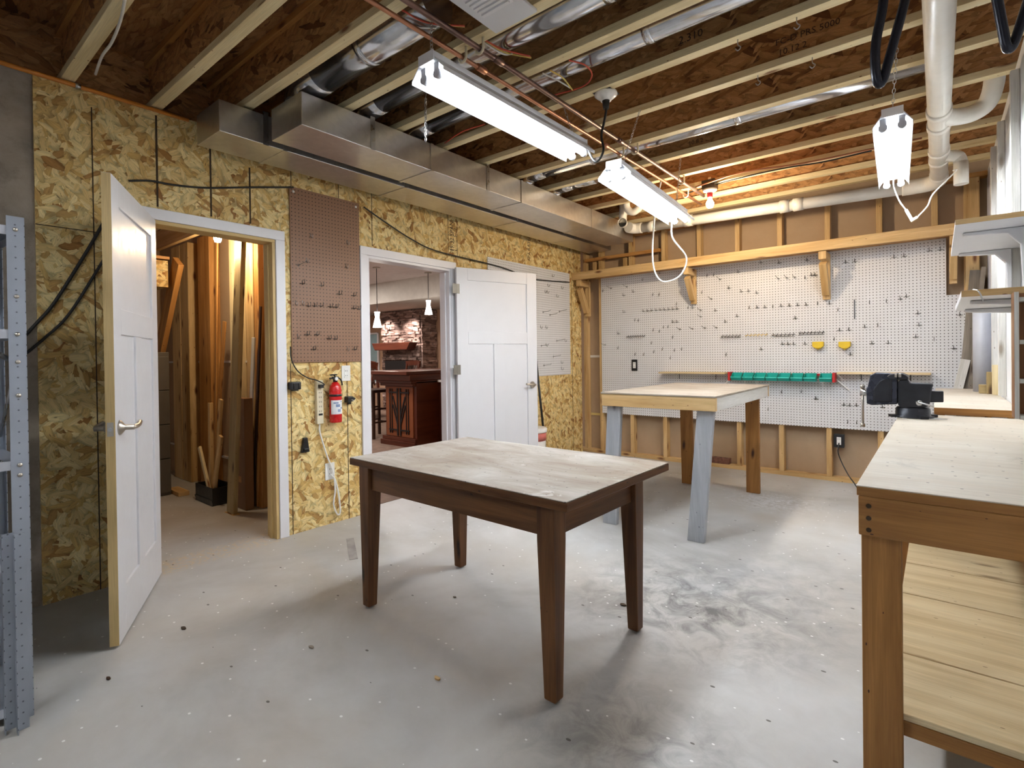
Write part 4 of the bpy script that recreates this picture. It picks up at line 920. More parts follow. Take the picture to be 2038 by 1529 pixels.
MB().tube(curve([(.054, y+.018, z0+.328), (.056, y+.038, z0+.32), (.058, y+.052, z0+.295), (.058, y+.055, z0+.27)], 5), .006, 8).build('hose', M['black'], t)
# ---- power strip and cords
q0 = oX(637, 757, .02); q1 = oX(634, 844, .02); y = (q0.y+q1.y)/2
strip = t = thing('power_strip', 'long beige power strip mounted upright on the OSB wall', 'power strip', (.0, y, q1.z))
B((.0008, y-.026, q1.z), (.034, y+.026, q0.z), 2).build('strip_body', M['ivory'], t, False, .004)
s = MB()
for i in range(6):
    zc = q0.z-.055-i*.034
    for dy in (-.007, .007): s.box((.0342, y+dy-.0015, zc-.006), (.035, y+dy+.0015, zc+.006))
s.build('slot', M['black'], t); B((.0342, y-.014, q1.z+.062), (.039, y+.014, q1.z+.076)).build('switch', M['black'], t)
B((.0345, y-.016, q0.z-.055), (.062, y+.014, q0.z-.03)).build('plug', M['black'], t)
cord('thin black cord from the brown pegboard down to the power strip', [oX(578, 690, .02), oX(580, 715, .02), oX(592, 738, .02), oX(612, 752, .02), oX(630, 757, .05), oX(645, 765, .055), Vector((.055, y, q0.z-.045))], .0045, M['rubber'])
cord('white cord drooping from the power strip and looping up to the low outlet', [Vector((.018, y, q1.z-.002)), oX(637, 862, .02), oX(650, 905, .02), oX(663, 940, .025), oX(667, 975, .025), oX(664, 1005, .02), oX(672, 1024, .03), oX(677, 1018, .03), oX(674, 985, .025), oX(667, 955, .025), oX(660, 947, .03), Vector((.022, ql.y, ql.z-.018))], .006, M['plastic_white'], parent=strip)
# ---- black plastic tool mounts on the wall
def mount(lab, u, v, w, h, d, kind):
    q = oX(u, v, d/2); t = thing('tool_mount', lab, 'tool mount', (0, q.y, q.z-h/2))
    if kind == 0:
        B((.0008, q.y-w/2, q.z-h/2), (d, q.y+w/2, q.z+h/2)).build('block', M['black'], t, False, .008, 3)
        for dy in (-w*.25, w*.25): MB().cyl((d+.0005, q.y+dy, q.z-h*.35), (d+.0005, q.y+dy, q.z+h*.35), .006, 10).build('rib', M['black'], t)
        B((.01, q.y-w*.3, q.z-h/2-.008), (d-.01, q.y+w*.3, q.z-h/2-.0008)).build('tongue', M['black'], t, False, .002)
    elif kind == 1:
        Mx = Matrix(((0, 0, 1, .0008), (1, 0, 0, q.y), (0, 1, 0, q.z), (0, 0, 0, 1)))
        MB().prism([(-w/2, h/2), (w*.1, h/2), (w/2, .005), (w*.15, -h*.3), (-w/2, -h/2)], d, Mx).build('wedge', M['black'], t, False, .006, 2)
        MB().cyl((d+.0008, q.y-w*.1, q.z), (d+.008, q.y+w*.15, q.z-.01), .004, 8).build('screw', M['steel'], t); B((.004, q.y-.012, q.z-h/2-.014), (.02, q.y+.012, q.z-h/2+.004)).build('foot', M['black'], t)
    else:
        Mx = Matrix(((0, 0, 1, .0008), (1, 0, 0, q.y), (0, 1, 0, q.z), (0, 0, 0, 1)))
        MB().prism([(-w*.2, h/2), (w*.25, h/2), (w/2, -h/2), (-w/2, -h/2)], d*.6, Mx).build('plate', M['black'], t, False, .004)
        B((d*.6+.001, q.y-w*.3, q.z-h*.36), (d, q.y+w*.3, q.z-h*.22)).build('ledge', M['black'], t, False, .004); B((d*.6+.001, q.y-w*.22, q.z+h*.2), (d*.6+.006, q.y+w*.2, q.z+h*.26)).build('lip', M['black'], t)
mount('square black plastic tool mount left of the power strip', 586, 768, .075, .055, .055, 0)
mount('pointed black plastic tool mount right of the fire extinguisher', 697, 795, .075, .048, .05, 1)
mount('tall tapered black plastic tool mount low on the OSB wall', 608, 886, .062, .105, .04, 2)
# ================================================================ long 2x4 shelf on brackets over the pegboards
BF = 5.50
t = thing('long_shelf', 'long narrow lumber shelf on wooden brackets above the back wall pegboards', 'shelf', (1.8, BF, 2.16))
B((.005, BF, 2.160), (3.63, BF+.038, 2.252), 0).build('front_rail', M['pine'], t, False, .003)
B((.005, BF+.0385, 2.188), (3.63, YB-.009, 2.206), 0).build('shelf_board', M['pine_orange'], t, False, .002)
def bracket(lab, x, w, zt, zbot):
    t = thing('shelf_bracket', lab, 'bracket', (x, YB-.05, zbot), 0, 'wooden brackets of the long shelf'); y1 = YB-.0095
    B((x-w/2, BF+.02, zt-.075), (x+w/2, y1-.039, zt-.001), 1).build('arm', M['pine'], t, False, .003)
    B((x-w/2, y1-.038, zbot), (x+w/2, y1, zt-.001), 2).build('upright', M['pine'], t, False, .003)
    a = Vector((x, BF+.055, zt-.105)); b = Vector((x, y1-.05, zbot+.05)); MB().bar(a, b, w*.98, .06, (1, 0, 0) if False else (0, 0, 1)).build('brace', M['pine'], t, False, .003)
ql = oY(1150, 600, 5.66)
bracket('left wooden bracket of the long shelf, in the corner by the OSB wall', .085, .06, 2.159, 1.72)
bracket('second wooden bracket of the long shelf from the left, over the left pegboard seam', 1.432, .055, 2.159, 1.78)
bracket('third wooden bracket of the long shelf from the left, over the right pegboard seam', 2.70, .062, 2.159, 1.73)
bracket('right wooden bracket of the long shelf, at the notched pegboard corner', 3.62, .05, 2.159, 1.79)
tag(MB().tube(curve([(.60, BF+.10, 2.216), (.66, BF+.06, 2.23), (.74, BF+.1, 2.216), (.70, BF+.16, 2.214), (.62, BF+.15, 2.215)], 5), .008, 8).build('cable_coil', M['rubber']), 'dark coil of cable lying on the left end of the long shelf', 'cable')
# ================================================================ things on the floor by the left wall
bx_, by_ = .175, 4.43
t = thing('bucket', 'white lidded plastic bucket with red band behind the open right door', 'bucket', (bx_, by_, 0)); T = Matrix.Translation((bx_, by_, 0))
MB().lathe([(0, .002), (.128, .0), (.146, .43), (0, .43)], 36, T).build('bucket_body', M['plastic_white'], t)
MB().lathe([(.1430, .34), (.1462, .34), (.149, .425), (.146, .425)], 36, T, False).build('band', plain('pink_red', (.60, .16, .13), .5), t)
MB().lathe([(.155, .426), (.157, .434), (.157, .464), (.148, .472), (0, .468)], 36, T).build('lid', M['plastic_white'], t)
t = thing('broom_pole', 'thin black pole leaning on the white pegboard beside the door', 'pole', (.20, 4.66, 0))
MB().tube([(.20, 4.66, .0), (.06, 4.64, 1.375)], .0125, 12).build('shaft', M['black'], t); MB().tube([(.0605, 4.64, 1.37), (.059, 4.6398, 1.39)], .015, 12).build('cap', M['black'], t)
q = oY(1433, 918, 5.80); t = thing('brick', 'dark red holed brick lying on the floor plate under the pegboard', 'brick', (q.x, 5.83, .0415))
B((q.x-.098, 5.785, .0415), (q.x+.098, 5.868, .100), 0).build('brick_body', M['brick'], t, False, .004)
s = MB()
for k in range(3): s.cyl((q.x-.055+k*.055, 5.827, .0995), (q.x-.055+k*.055, 5.827, .1006), .016, 14)
s.build('hole', M['seam'], t)
# debris on the floor
def chip(u, v, s_, m, lab):
    p = oZ(u, v); b = MB(); n = 7; b.prism([(p.x+s_*(.6+.4*RND.random())*math.cos(2*PI*i/n), p.y+.5*s_*(.6+.4*RND.random())*math.sin(2*PI*i/n)) for i in range(n)], .006, Matrix.Translation((0, 0, .0003)))
    tag(b.build('debris', M[m]), lab, 'debris')
chip(365, 1252, .022, 'seam', 'dark leaf-like scrap on the floor in front of the open left door'); chip(215, 1352, .016, 'wood_dark', 'brown scrap on the floor left of the open left door, furthest forward'); chip(620, 1290, .018, 'grey_wood', 'pale grey scrap on the floor left of the table'); chip(870, 1352, .02, 'pine', 'yellowish scrap on the floor in front of the oak table'); chip(1120, 1112, .014, 'grey_wood', 'small dark scrap under the oak table'); chip(1240, 1205, .022, 'seam', 'dark sliver on the floor beside the right front leg'); chip(905, 1190, .012, 'grey_wood', 'tiny grey scrap under the middle of the oak table')
p = oZ(700, 1092); tag(MB().bar((p.x-.17, p.y+.10, .0015), (p.x+.17, p.y-.10, .0015), .05, .002).build('floor_tape', M['grime']), 'strip of grey dirty tape on the floor by the oak table', 'tape')
# ================================================================ right wall: shelves, boards, organiser
def wall_shelf(lab, xl, y0, y1, z, brs):
    t = thing('wall_shelf', lab, 'shelf', (XR, (y0+y1)/2, z), 0, 'white shelves on the right wall')
    B((xl, y0+.0005, z), (XR-.002, y1, z+.021), 1).build('shelf_board', M['white'], t, False, .001)
    B((xl, y0-.001, z+.0005), (XR-.002, y0, z+.0205), 0).build('end_edge', M['pine'], t)
    for y in brs:
        MB().prism([(0, 0), (-.20, 0), (-.20, -.012), (-.06, -.022), (-.022, -.07), (-.014, -.26), (0, -.26)], .028, Matrix(((1, 0, 0, XR-.036 if y > 0 else 0), (0, 0, -1, y+.014), (0, 1, 0, z-.0008), (0, 0, 0, 1)))).build('shelf_bracket', M['white'], t, False, .004)
    return t
wall_shelf('upper white shelf with wooden end on the right wall', 3.575, 2.76, 3.66, 1.735, (2.98, 3.59))
wall_shelf('lower white shelf with wooden end on the right wall', 3.577, 2.18, 2.95, 1.40, (2.36, 2.84))
# small open organiser, its shelves seen edge-on
a = oY(2009, 582, 2.10); b = oY(2027, 834, 2.10); x0 = (a.x+b.x)/2
t = thing('wall_organiser', 'small brown wooden organiser with pale-edged shelves at the right edge', 'organiser', (3.77, 2.2, b.z))
B((x0, 2.10, b.z), (x0+.012, 2.168, a.z), 2).build('side_panel', M['cedar'], t, False, .001); B((x0+.001, 2.098, b.z), (x0+.011, 2.0998, a.z), 2).build('side_edge', M['white_wood'], t)
B((x0+.0125, 2.155, b.z), (XR-.003, 2.168, a.z), 2).build('back_panel', M['cedar'], t)
for v in (596, 681, 759, 831): 
    z = oY(2022, v, 2.10).z; B((x0+.0125, 2.101, z-.006), (XR-.003, 2.1545, z+.006), 0).build('shelf_board', M['white_wood'], t)
# lumber leaning in the corner behind the rear bench
def lean(lab, u0, v0, y0, u1, v1, y1, w, th, m):
    a = oY(u0, v0, y0); b = oY(u1, v1, y1); d = (a-b)/(b.z-a.z) if b.z != a.z else Vector(); p = a+d*a.z
    o = MB().bar(p+Vector((0, 0, .01)), b, w, th, (0, 1, 0)).build('leaning_board', M[m], bevel=.002); tag(o, lab, 'board', 'boards leaning in the right back corner')
lean('grey weathered board leaning in the right back corner, tallest and furthest left', 1922, 770, 5.60, 1944, 538, 5.74, .085, .02, 'grey_wood')
lean('thin grey board leaning in the right back corner, right of the tall one', 1932, 770, 5.54, 1958, 532, 5.68, .03, .035, 'grey_wood')
lean('short pale-faced board leaning low in the right back corner', 1908, 770, 5.57, 1922, 716, 5.60, .06, .03, 'white_wood')
tag(B((3.70, YB-.03, 0), (3.785, YB+.0015, 2.15), 2).build('corner_board', M['pine'], bevel=.003), 'flat pine board standing upright against the wall beside the right pegboard', 'board')
q = oY(1970, 700, 5.10); t = thing('grey_pipe', 'thick grey plastic pipe standing upright at the back of the rear bench', 'pipe', (min(q.x, 3.778), 5.10, .9305)); px = min(q.x, 3.772)
MB().tube([(px, 5.10, .9305), (px, 5.10, 1.60)], .058, 28).build('pipe_wall', M['grey_pvc'], t)
MB().tube([(px, 5.10, 1.6002), (px, 5.10, 1.6012)], .052, 28).build('opening', M['black'], t)
struct(B((XR-.006, 4.6, .1), (XR-.0012, 5.76, 2.62)).build('trim_5', M['blue_film']))
zb_ = .9305
p = oZ(1995, 786, zb_); tag(MB().box((p.x-.05, p.y-.03, zb_), (p.x+.055, p.y+.03, zb_+.20)).build('wood_block', M['pine_pale'], bevel=.003), 'tall pale block of stacked offcuts on the rear bench', 'wood block')
tag(MB().box((3.775, p.y+.04, zb_), (3.832, p.y+.10, zb_+.15)).build('wood_block', M['treated'], bevel=.003), 'darker wood block right of the pale block on the rear bench', 'wood block')
p = oZ(1966, 776, zb_); tag(MB().box((p.x-.07, 4.86, zb_), (p.x+.06, 4.93, zb_+.06)).build('wood_block', M['treated'], bevel=.003), 'low wood offcut on the rear bench in front of the grey pipe', 'wood block')
tag(MB().tube(curve([(3.60, 2.05, 1.41), (3.61, 2.0, 1.40), (3.62, 2.0, 1.37)], 3), .002, 5).build('wire_scrap', M['steel']), 'bit of wire at the near end of the lower wall shelf', 'wire')
# ================================================================ steel shelving on the left
rx, ry = 1.062, .344
t = thing('steel_shelving', 'blue-grey perforated steel shelving unit at the left edge', 'shelving', (rx, ry, 0), math.radians(3))
HT = 1.735
def post(x, y, sx, sy, z1=HT):
    s = MB(); s.box((x, y-.0009, .0), (x+sx*.040, y+.0009, z1), 2, None, True); s.box((x-.0009, y+sy*.0012, 0), (x+.0009, y+sy*.046, z1), 2, None, True)
    o = s.build('post', M['perf'], t, True, 0); return o
LD, LW = -.37, -.90
for x, y, sx, sy in ((0, 0, -1, -1), (LD, 0, 1, -1), (0, LW, -1, 1), (LD, LW, 1, 1)): post(x, y, sx, sy)
zs = [.06, .55, .895, 1.345, 1.70]
for z in zs:
    o = MB().box((LD+.002, LW+.002, z), (-.0022, -.0022, z+.0015)).build('shelf_tray', M['perf'], t, True)
    f = MB().box((-.0032, LW+.002, z-.030), (-.0018, -.0022, z+.001), 1); f.box((LD+.0018, LW+.002, z-.030), (LD+.0032, -.0022, z+.001), 1); f.box((LD+.004, -.0036, z-.03), (-.004, -.0022, z+.001), 0)
    f.build('lip', M['grey_pvc'], o, True)
for z in [.03, .535, .88, 1.33, 1.69, .845, 1.12, 1.235, 1.46]:
    MB().lathe([(.0075, 0), (.006, .003), (0, .004)], 10, frame((.0012, -.023, z), (0, 1, 0), (1, 0, 0))).build('bolt', M['nickel'], t, True)
    if z in (.03, .535, .88, 1.33, 1.69): MB().lathe([(.0075, 0), (.006, .003), (0, .004)], 10, frame((-.023, .0012, z), (1, 0, 0), (0, 1, 0))).build('bolt', M['nickel'], t, True)
for z0, z1 in ((1.235, 1.46), (.86, 1.12)):
    MB().tube([(-.012, -.03, z0), (-.012, -.42, z1+.05)], .009, 10).build('brace', M['steel'], t, True)
MB().tube([(LD+.02, -.012, .95), (-.02, -.012, 1.30)], .006, 8).build('brace', M['steel'], t, True)
for i, (x, y, lab) in enumerate(((1.128, .292, 'spare perforated steel upright standing against the shelving, nearest the viewer'), (1.096, .266, 'second spare steel upright standing beside the shelving'))):
    s = MB(); s.box((x, y-.001, 0), (x+.03, y+.001, .66), 2, None, True); s.box((x-.001, y+.0015, 0), (x+.001, y+.032, .66), 2, None, True); tag(s.build('spare_upright', M['perf']), lab, 'steel upright')
s = MB().box((.72, -.35, .8975), (1.0, .22, .925)); tag(s.build('plastic_wrap', M['paper'], bevel=.01), 'flat plastic-wrapped package on a shelf of the steel shelving', 'package')
# ================================================================ store room behind the left door
struct(B((-3.4, 2.12, 0), (-.13, 2.135, ZD)).build('wall_rear', M['drywall_tan']))
struct(B((-3.42, -.2, 0), (-3.4, 2.6, ZD)).build('wall_far_left', M['drywall_tan']))
SY = 2.025
for i, (u0, u1, m, lab) in enumerate(((345, 361, 'pine', 'left stud of the nailed pair at the left of the store room'), (362, 377, 'pine', 'right stud of the nailed pair at the left of the store room'), (397, 420, 'pine_orange', 'wide orange stud behind the black scrap bin'), (459, 470, 'pine_pale', 'bright narrow stud behind the rough post'), (492, 507, 'pine', 'pale stud right of the rough post'), (508, 517, 'pine_orange', 'darker stud next to the pale stud right of the rough post'))):
    a = oY(u0, 760, SY).x; b = oY(u1, 760, SY).x
    tag(B((a, SY+(.002 if i % 2 else 0), .002), (b, 2.119, 2.42), 2).build('wall_stud', M[m], bevel=.003), lab, 'stud', 'studs in the store room')
a = oY(521, 760, 1.93).x
t = thing('end_panel', 'red-brown wooden panel with nail holes at the right of the store room', 'panel', (a+.2, 2.0, 0)); s = B((a, 1.99, .002), (-.16, 2.01, 2.40), 2); s.build('panel_board', M['cedar'], t)
tag(B((a+.03, 1.965, .002), (a+.12, 1.9885, 1.28), 2).build('leaning_plank', M['pine_orange'], bevel=.002), 'short board standing against the red-brown panel in the store room', 'board')
s = MB(); 
for z in (.30, 1.205): s.box((-3.3, 2.108, z), (-1.2, 2.119, z+.02))
tag(s.build('panel_strip', M['white']), 'thin pale strip along the store room wall behind the studs', 'strip')
# rough post standing in the doorway
p0 = oZ(447, 1022); p1 = oZ(476, 1022); q = oZ(462, 1022)
t = thing('rough_post', 'rough greenish knotty timber post standing just inside the left doorway', 'post', q)
pt = oY(479, 482, q.y+.05); d_ = pt-Vector((q.x, q.y, .004)); MB().bar((q.x, q.y, .006), Vector((q.x, q.y, .006))+d_*1.03, .12, .036, (0, -1, 0)).build('timber', M['treated'], t, False, .004)
MB().box((q.x-.08, q.y-.026, 0), (q.x+.08, q.y+.026, .0038)).build('shim', M['pine'], t)
# filing cabinet
p = oZ(343, 985); cx0, cx1, cy0, cy1 = p.x-.60, p.x, p.y-.40, p.y
t = thing('filing_cabinet', 'brown-grey metal filing cabinet in the store room behind the open left door', 'cabinet', ((cx0+cx1)/2, (cy0+cy1)/2, 0)); HC = 1.31
B((cx0, cy0, 0), (cx1-.02, cy1, HC)).build('cabinet_body', M['cabinet'], t, False, .004)
for k in range(4):
    z0 = .03+k*.312; o = B((cx1-.0195, cy0+.012, z0), (cx1, cy1-.008, z0+.304)).build('drawer', M['cabinet'], t, False, .003)
    B((cx1+.001, cy0+.14, z0+.19), (cx1+.018, cy0+.26, z0+.205)).build('handle', M['steel'], o, False, .002)
# scrap bin and its offcuts
a = oZ(392, 991); b = oZ(420, 1008); c = oZ(447, 1002)
bxc = (-1.60+-1.24)/2; t = thing('scrap_bin', 'low black plastic bin holding wood offcuts in the store room', 'bin', (-1.40, 1.86, 0))
s = MB(); bx0, bx1, by0, by1 = -1.575, -1.215, 1.80, 1.985
for aa, bb in (((bx0, by0, 0), (bx1, by1, .008)), ((bx0, by0, .008), (bx1, by0+.008, .15)), ((bx0, by1-.008, .008), (bx1, by1, .15)), ((bx0, by0+.008, .008), (bx0+.008, by1-.008, .15)), ((bx1-.008, by0+.008, .008), (bx1, by1-.008, .15))): s.box(aa, bb)
s.build('bin_shell', M['black'], t); B((bx0-.004, by0-.005, .03), (bx1+.004, by0-.0005, .05)).build('rib', M['black'], t)
def stick(lab, u0, v0, u1, v1, y0, y1, w, th, m):
    a = oY(u0, v0, y0); b = oY(u1, v1, y1); a.z = max(a.z, .012)
    if v0 == 775: a = Vector((a.x-.02, a.y, .006))
    tag(MB().bar(a, b, w, th, (0, 1, 0)).build('wood_offcut', M[m], bevel=.002), lab, 'offcut', 'wood offcuts in the store room')
stick('pinkish offcut leaning left out of the black bin', 419, 985, 397, 890, 1.815, 1.815, .04, .02, 'pine_pale')
stick('tall orange offcut standing upright in the black bin', 421, 980, 419, 802, 1.885, 1.89, .04, .03, 'pine')
stick('thick offcut leaning right out of the black bin, split at the top', 424, 985, 440, 868, 1.845, 1.845, .05, .02, 'pine')
stick('knotty offcut leaning right behind the split one', 428, 975, 440, 795, 1.93, 1.935, .055, .02, 'pine')
stick('long thin strip rising from the bin past the bulb', 428, 960, 432, 480, 1.962, 1.967, .03, .012, 'pine_orange')
stick('long slanting reddish board behind the offcuts', 428, 930, 447, 640, 1.99, 2.005, .06, .012, 'pine_orange')
tag(MB().box((-2.08, 1.74, .001), (-1.80, 1.83, .04), 0).build('wood_offcut', M['pine'], bevel=.003), 'short block lying flat on the store room floor left of the bin', 'offcut', 'wood offcuts in the store room')
# cardboard carton and boards on it
a = oZ(478, 1008); t = thing('carton', 'tall brown cardboard carton standing behind the rough post', 'carton', (-.98, 1.95, 0))
MB().box((-1.135, 1.915, .001), (-.86, 1.985, .915), 2).build('carton_body', M['cardboard'], t, False, .003)
s = MB()
for z in (.22, .52, .70): s.box((-1.10, 1.9142, z), (-.93, 1.9149, z+.05))
s.build('tape', M['pine_orange'], t)
stick('white painted board leaning behind the cardboard carton', 491, 775, 505, 672, 1.993, 1.995, .05, .012, 'white_wood')
stick('thin dark board leaning behind the cardboard carton, tallest', 503, 775, 519, 610, 2.009, 2.011, .028, .012, 'wood_dark')
stick('thin brown board leaning behind the cardboard carton beside the dark one', 510, 775, 521, 622, 2.022, 2.022, .03, .008, 'pine_orange')
stick('short orange board standing behind the cardboard carton', 506, 775, 509, 737, 2.035, 2.035, .045, .008, 'pine')
# stair carriage at the upper left, header
q0 = oY(322, 470, 1.6); 
t = thing('stair_frame', 'underside of a wooden stair at the upper left of the store room', 'stair frame', (-1.9, 1.7, 1.9))
a = oY(330, 478, 1.75); b = oY(397, 470, 1.75)
B((-2.3, 1.74, a.z-.06), (b.x, 1.78, a.z+.12), 0).build('header', M['pine'], t, False, .003)
B((-2.6, 1.0, a.z-.20), (-1.9, 1.735, a.z-.175)).build('tread', M['pine_orange'], t); B((-2.2, 1.2, a.z-.45), (-1.93, 1.73, a.z-.21)).build('riser', M['wall_osb'], t)
MB().bar(oY(355, 520, 1.78), oY(318, 700, 1.78), .16, .045, (0, 1, 0)).build('stringer', M['pine_orange'], t, False, .003)
p = oY(433, 473, 1.78); t = thing('bare_bulb_light', 'lit bare bulb near the top of the left doorway in the store room', 'light', p)
MB().lathe([(.0, -.04), (.02, -.036), (.028, -.018), (.028, 0), (.016, .03), (.012, .045), (0, .045)], 20, Matrix.Translation(p)).build('bulb', M['bulb'], t)
MB().lathe([(.016, .046), (.02, .07), (.05, .08), (.055, .1), (0, .1)], 20, Matrix.Translation(p)).build('lamp_base', M['ceramic'], t)
B((p.x-.04, p.y-.04, p.z+.1005), (p.x+.04, p.y+.04, ZD-.001)).build('drop_post', M['pine'], t)
lamp('bulb_light', p+Vector((.0, -.0, -.075)), 8, (1, .74, .45), .03)
# ================================================================ bar room behind the right door
struct(B((-9.5, 8.0, 0), (-.13, 8.02, 2.75)).build('wall_bar_rear', M['tan_wall']))
struct(B((-9.52, 2.45, 0), (-9.5, 8.6, 2.75)).build('wall_bar_left', M['wall_mauve']))
struct(B((-3.4, 2.45, 0), (-.13, 2.46, 2.75)).build('wall_bar_front', M['wall_mauve']))
struct(B((-9.5, 2.445, 0), (-3.42, 2.455, 2.75)).build('wall_bar_front', M['wall_mauve']))
struct(B((-.118, 5.9, 0), (-.10, 8.6, 2.75)).build('wall_bar_right', M['wall_mauve']))
struct(B((-9.5, 2.45, 2.69), (-.13, 8.6, 2.72)).build('ceiling', plain('pink_white_ceiling', (.62, .56, .54), .85)))
FYY = 7.55
sf0 = oY(790, 556, 6.3); sf1 = oY(790, 600, 6.3)
struct(B((-9.5, 6.3, sf1.z), (-.13, 8.6, 2.69)).build('trim_6', M['soffit']))
fa = oY(762, 700, FYY).x; fb = oY(838, 700, FYY).x
t = thing('fireplace', 'stacked-stone fireplace with dark mantel and black firebox beyond the right door', 'fireplace', ((fa+fb)/2, FYY, 0))
RS = random.Random(4); z = 0
MB().box((fa+.03, FYY+.05, 0), (fb-.0, 7.99, sf1.z-.001)).build('chimney_core', M['stone'], t)
st = MB(); sd = MB()
while z < sf1.z-.03:
    h = RS.uniform(.04, .085); x = fa-RS.random()*.1; h = min(h, sf1.z-.003-z)
    while x < fb:
        w = RS.uniform(.10, .26); d = RS.uniform(0, .05); xa_ = max(x, fa); xb_ = min(x+w, fb)
        if xb_-xa_ > .02 and not (.45 < z+h/2 < 1.18 and xa_ < fb-.28 and xb_ > fa+.14): st.box((xa_+.002, FYY-d, z+.002), (xb_-.002, FYY+.05, z+h-.004))
        x += w
    y = FYY
    while y < 7.93:
        w = RS.uniform(.12, .26); d = RS.uniform(0, .04); sd.box((fb+.0005, y, z+.002), (fb+.02+d, min(y+w, 7.985)-.003, z+h-.004)); y += w
    z += h
st.build('front_stonework', M['stone'], t); sd.build('side_stonework', M['stone'], t)
mz = oY(795, 690, FYY).z; MB().prism([(fa-.05, mz+.08), (fb-.04, mz+.08), (fb-.16, mz-.08), (fa+.06, mz-.08)], .22, Matrix(((1, 0, 0, 0), (0, 0, -1, FYY-.052), (0, 1, 0, 0), (0, 0, 0, 1)))).build('mantel', M['cherry'], t, False, .005)
B((fa+.15, FYY-.06, .47), (fb-.29, FYY-.002, 1.16)).build('firebox', M['black'], t); B((fa+.2, FYY-.0625, .86), (fb-.34, FYY-.0605, .90)).build('louvre', M['steel'], t)
# window beside it
q = oY(735, 715, 7.98)
t = thing('window_1', None, None, (q.x, 7.98, 1)); t['kind'] = 'structure'
B((q.x-.9, 7.985, .6), (q.x+.40, 7.999, 1.85)).build('pane', M['glass_blue'], t)
for x in (q.x-.9, q.x-.02, q.x+.36): B((x, 7.955, .6), (x+.05, 7.9845, 1.85), 2).build('frame', M['white_trim'], t)
for z in (.6, 1.82): B((q.x-.85, 7.956, z), (q.x+.36, 7.984, z+.04), 0).build('frame', M['white_trim'], t)
# bar counter
br = oZ(826, 893); bl_ = oZ(741, 887); bw = .70; X1b = br.x; X0b = br.x-bw; YB0 = br.y; hz = 1.045
t = thing('bar_counter', 'dark cherry wood bar counter with black lattice panel seen through the right door', 'bar', ((X0b+X1b)/2, YB0, 0))
B((X0b+.03, YB0+.04, .0), (X1b, 7.0, hz-.15)).build('cabinet', M['cherry'], t)
pz = plain('cherry_panel', (.24, .075, .028), .4)
B((X0b+.06, YB0+.025, .13), (X1b-.06, YB0+.0395, hz-.22)).build('panel', pz, t)
B((X0b-.03, YB0-.02, 0), (X1b+.02, YB0+.0245, .075)).build('plinth', M['cherry'], t, False, .004); B((X0b-.01, YB0-.0, .0755), (X1b+.01, YB0+.0245, .125)).build('plinth', M['cherry'], t, False, .004)
for k, (o, z0, z1) in enumerate(((.02, hz-.21, hz-.17), (.05, hz-.1695, hz-.13), (.085, hz-.1295, hz-.05))): B((X0b-o, YB0-o, z0), (X1b-.02+o*.4, 7.0, z1)).build('moulding', M['cherry'], t, False, .006)
B((X0b-.30, YB0-.13, hz-.0495), (X1b-.0, 7.1, hz)).build('counter_top', M['cherry'], t, False, .006)
B((X1b+.0005, YB0+.45, .06), (X1b+.45, 7.0, .88)).build('base_cabinet', M['cherry'], t)
B((X1b+.0005, YB0+.42, .8805), (X1b+.48, 7.0, .91)).build('worktop', M['white_wood'], t)
hd = MB()
for z in (.42, .62, .77): hd.box((X1b+.4505, YB0+.55, z), (X1b+.47, YB0+1.1, z+.012))
hd.build('handle', M['nickel'], t)
lt = MB(); xm = (X0b+X1b)/2; y_ = YB0+.018
for dx in (-.20, -.155, .155, .20): lt.bar((xm+dx, y_, .17), (xm+dx, y_, hz-.25), .012, .012, (0, 1, 0))
for dx in (-.03, .03): lt.bar((xm+dx, y_, .14), (xm+dx, y_, hz-.24), .026, .014, (0, 1, 0))
for z in (.22, hz-.30): lt.bar((xm-.22, y_-.001, z), (xm-.045, y_-.001, z), .018, .012, (0, 1, 0)); lt.bar((xm+.045, y_-.001, z), (xm+.22, y_-.001, z), .018, .012, (0, 1, 0))
for sx in (-1, 1):
    for z in (.30, .42): lt.bar((xm+sx*.035, y_, z), (xm+sx*.135, y_, z+.27), .020, .012, (0, 1, 0))
lt.build('lattice', M['black'], t)
# bar stools
def stool(P, rz, lab, first=[None]):
    if first[0]: return dup(first[0], P, rz, lab)
    t = thing('bar_stool', lab, 'stool', P, rz, 'cherry bar stools'); first[0] = t; mt = M['cherry']
    B((-.21, -.21, .70), (.21, .21, .75)).build('seat', M['wood_dark'], t, True, .012)
    for sx in (-1, 1):
        for sy in (-1, 1): MB().bar((sx*.20, sy*.20, 0), (sx*.18, sy*.18, .699), .035, .035).build('leg', M['wood_dark'], t, True)
    s = MB()
    for z in (.22, .42):
        for sx in (-1, 1): s.bar((sx*.19, -.17, z), (sx*.19, .17, z), .022, .022)
        for sy in (-1, 1): s.bar((-.17, sy*.19, z+.03), (.17, sy*.19, z+.03), .022, .022)
    s.build('stretcher', M['wood_dark'], t, True)
    for sx in (-1, 1): MB().bar((sx*.18, .19, .751), (sx*.19, .25, 1.10), .035, .03).build('back_post', mt, t, True)
    s = MB()
    pts = [(-.22, .25, 1.10), (-.1, .275, 1.115), (0, .28, 1.12), (.1, .275, 1.115), (.22, .25, 1.10)]
    for a, b in zip(pts, pts[1:]): s.bar(a, b, .028, .11)
    s.build('top_rail', mt, t, True, .004)
    s = MB()
    for k in range(5): s.bar((-.12+k*.06, .20, .79), (-.12+k*.06, .262, 1.07), .02, .012)
    s.build('slat', M['wood_dark'], t, True)
    return t
stool((X0b-.62, YB0+.35, 0), PI*.5, 'cherry bar stool at the left side of the bar, nearest the door')
q = oY(803, 730, YB0+2.2); stool((q.x, YB0+2.2, .0), 0, 'cherry bar stool behind the bar in front of the fireplace')
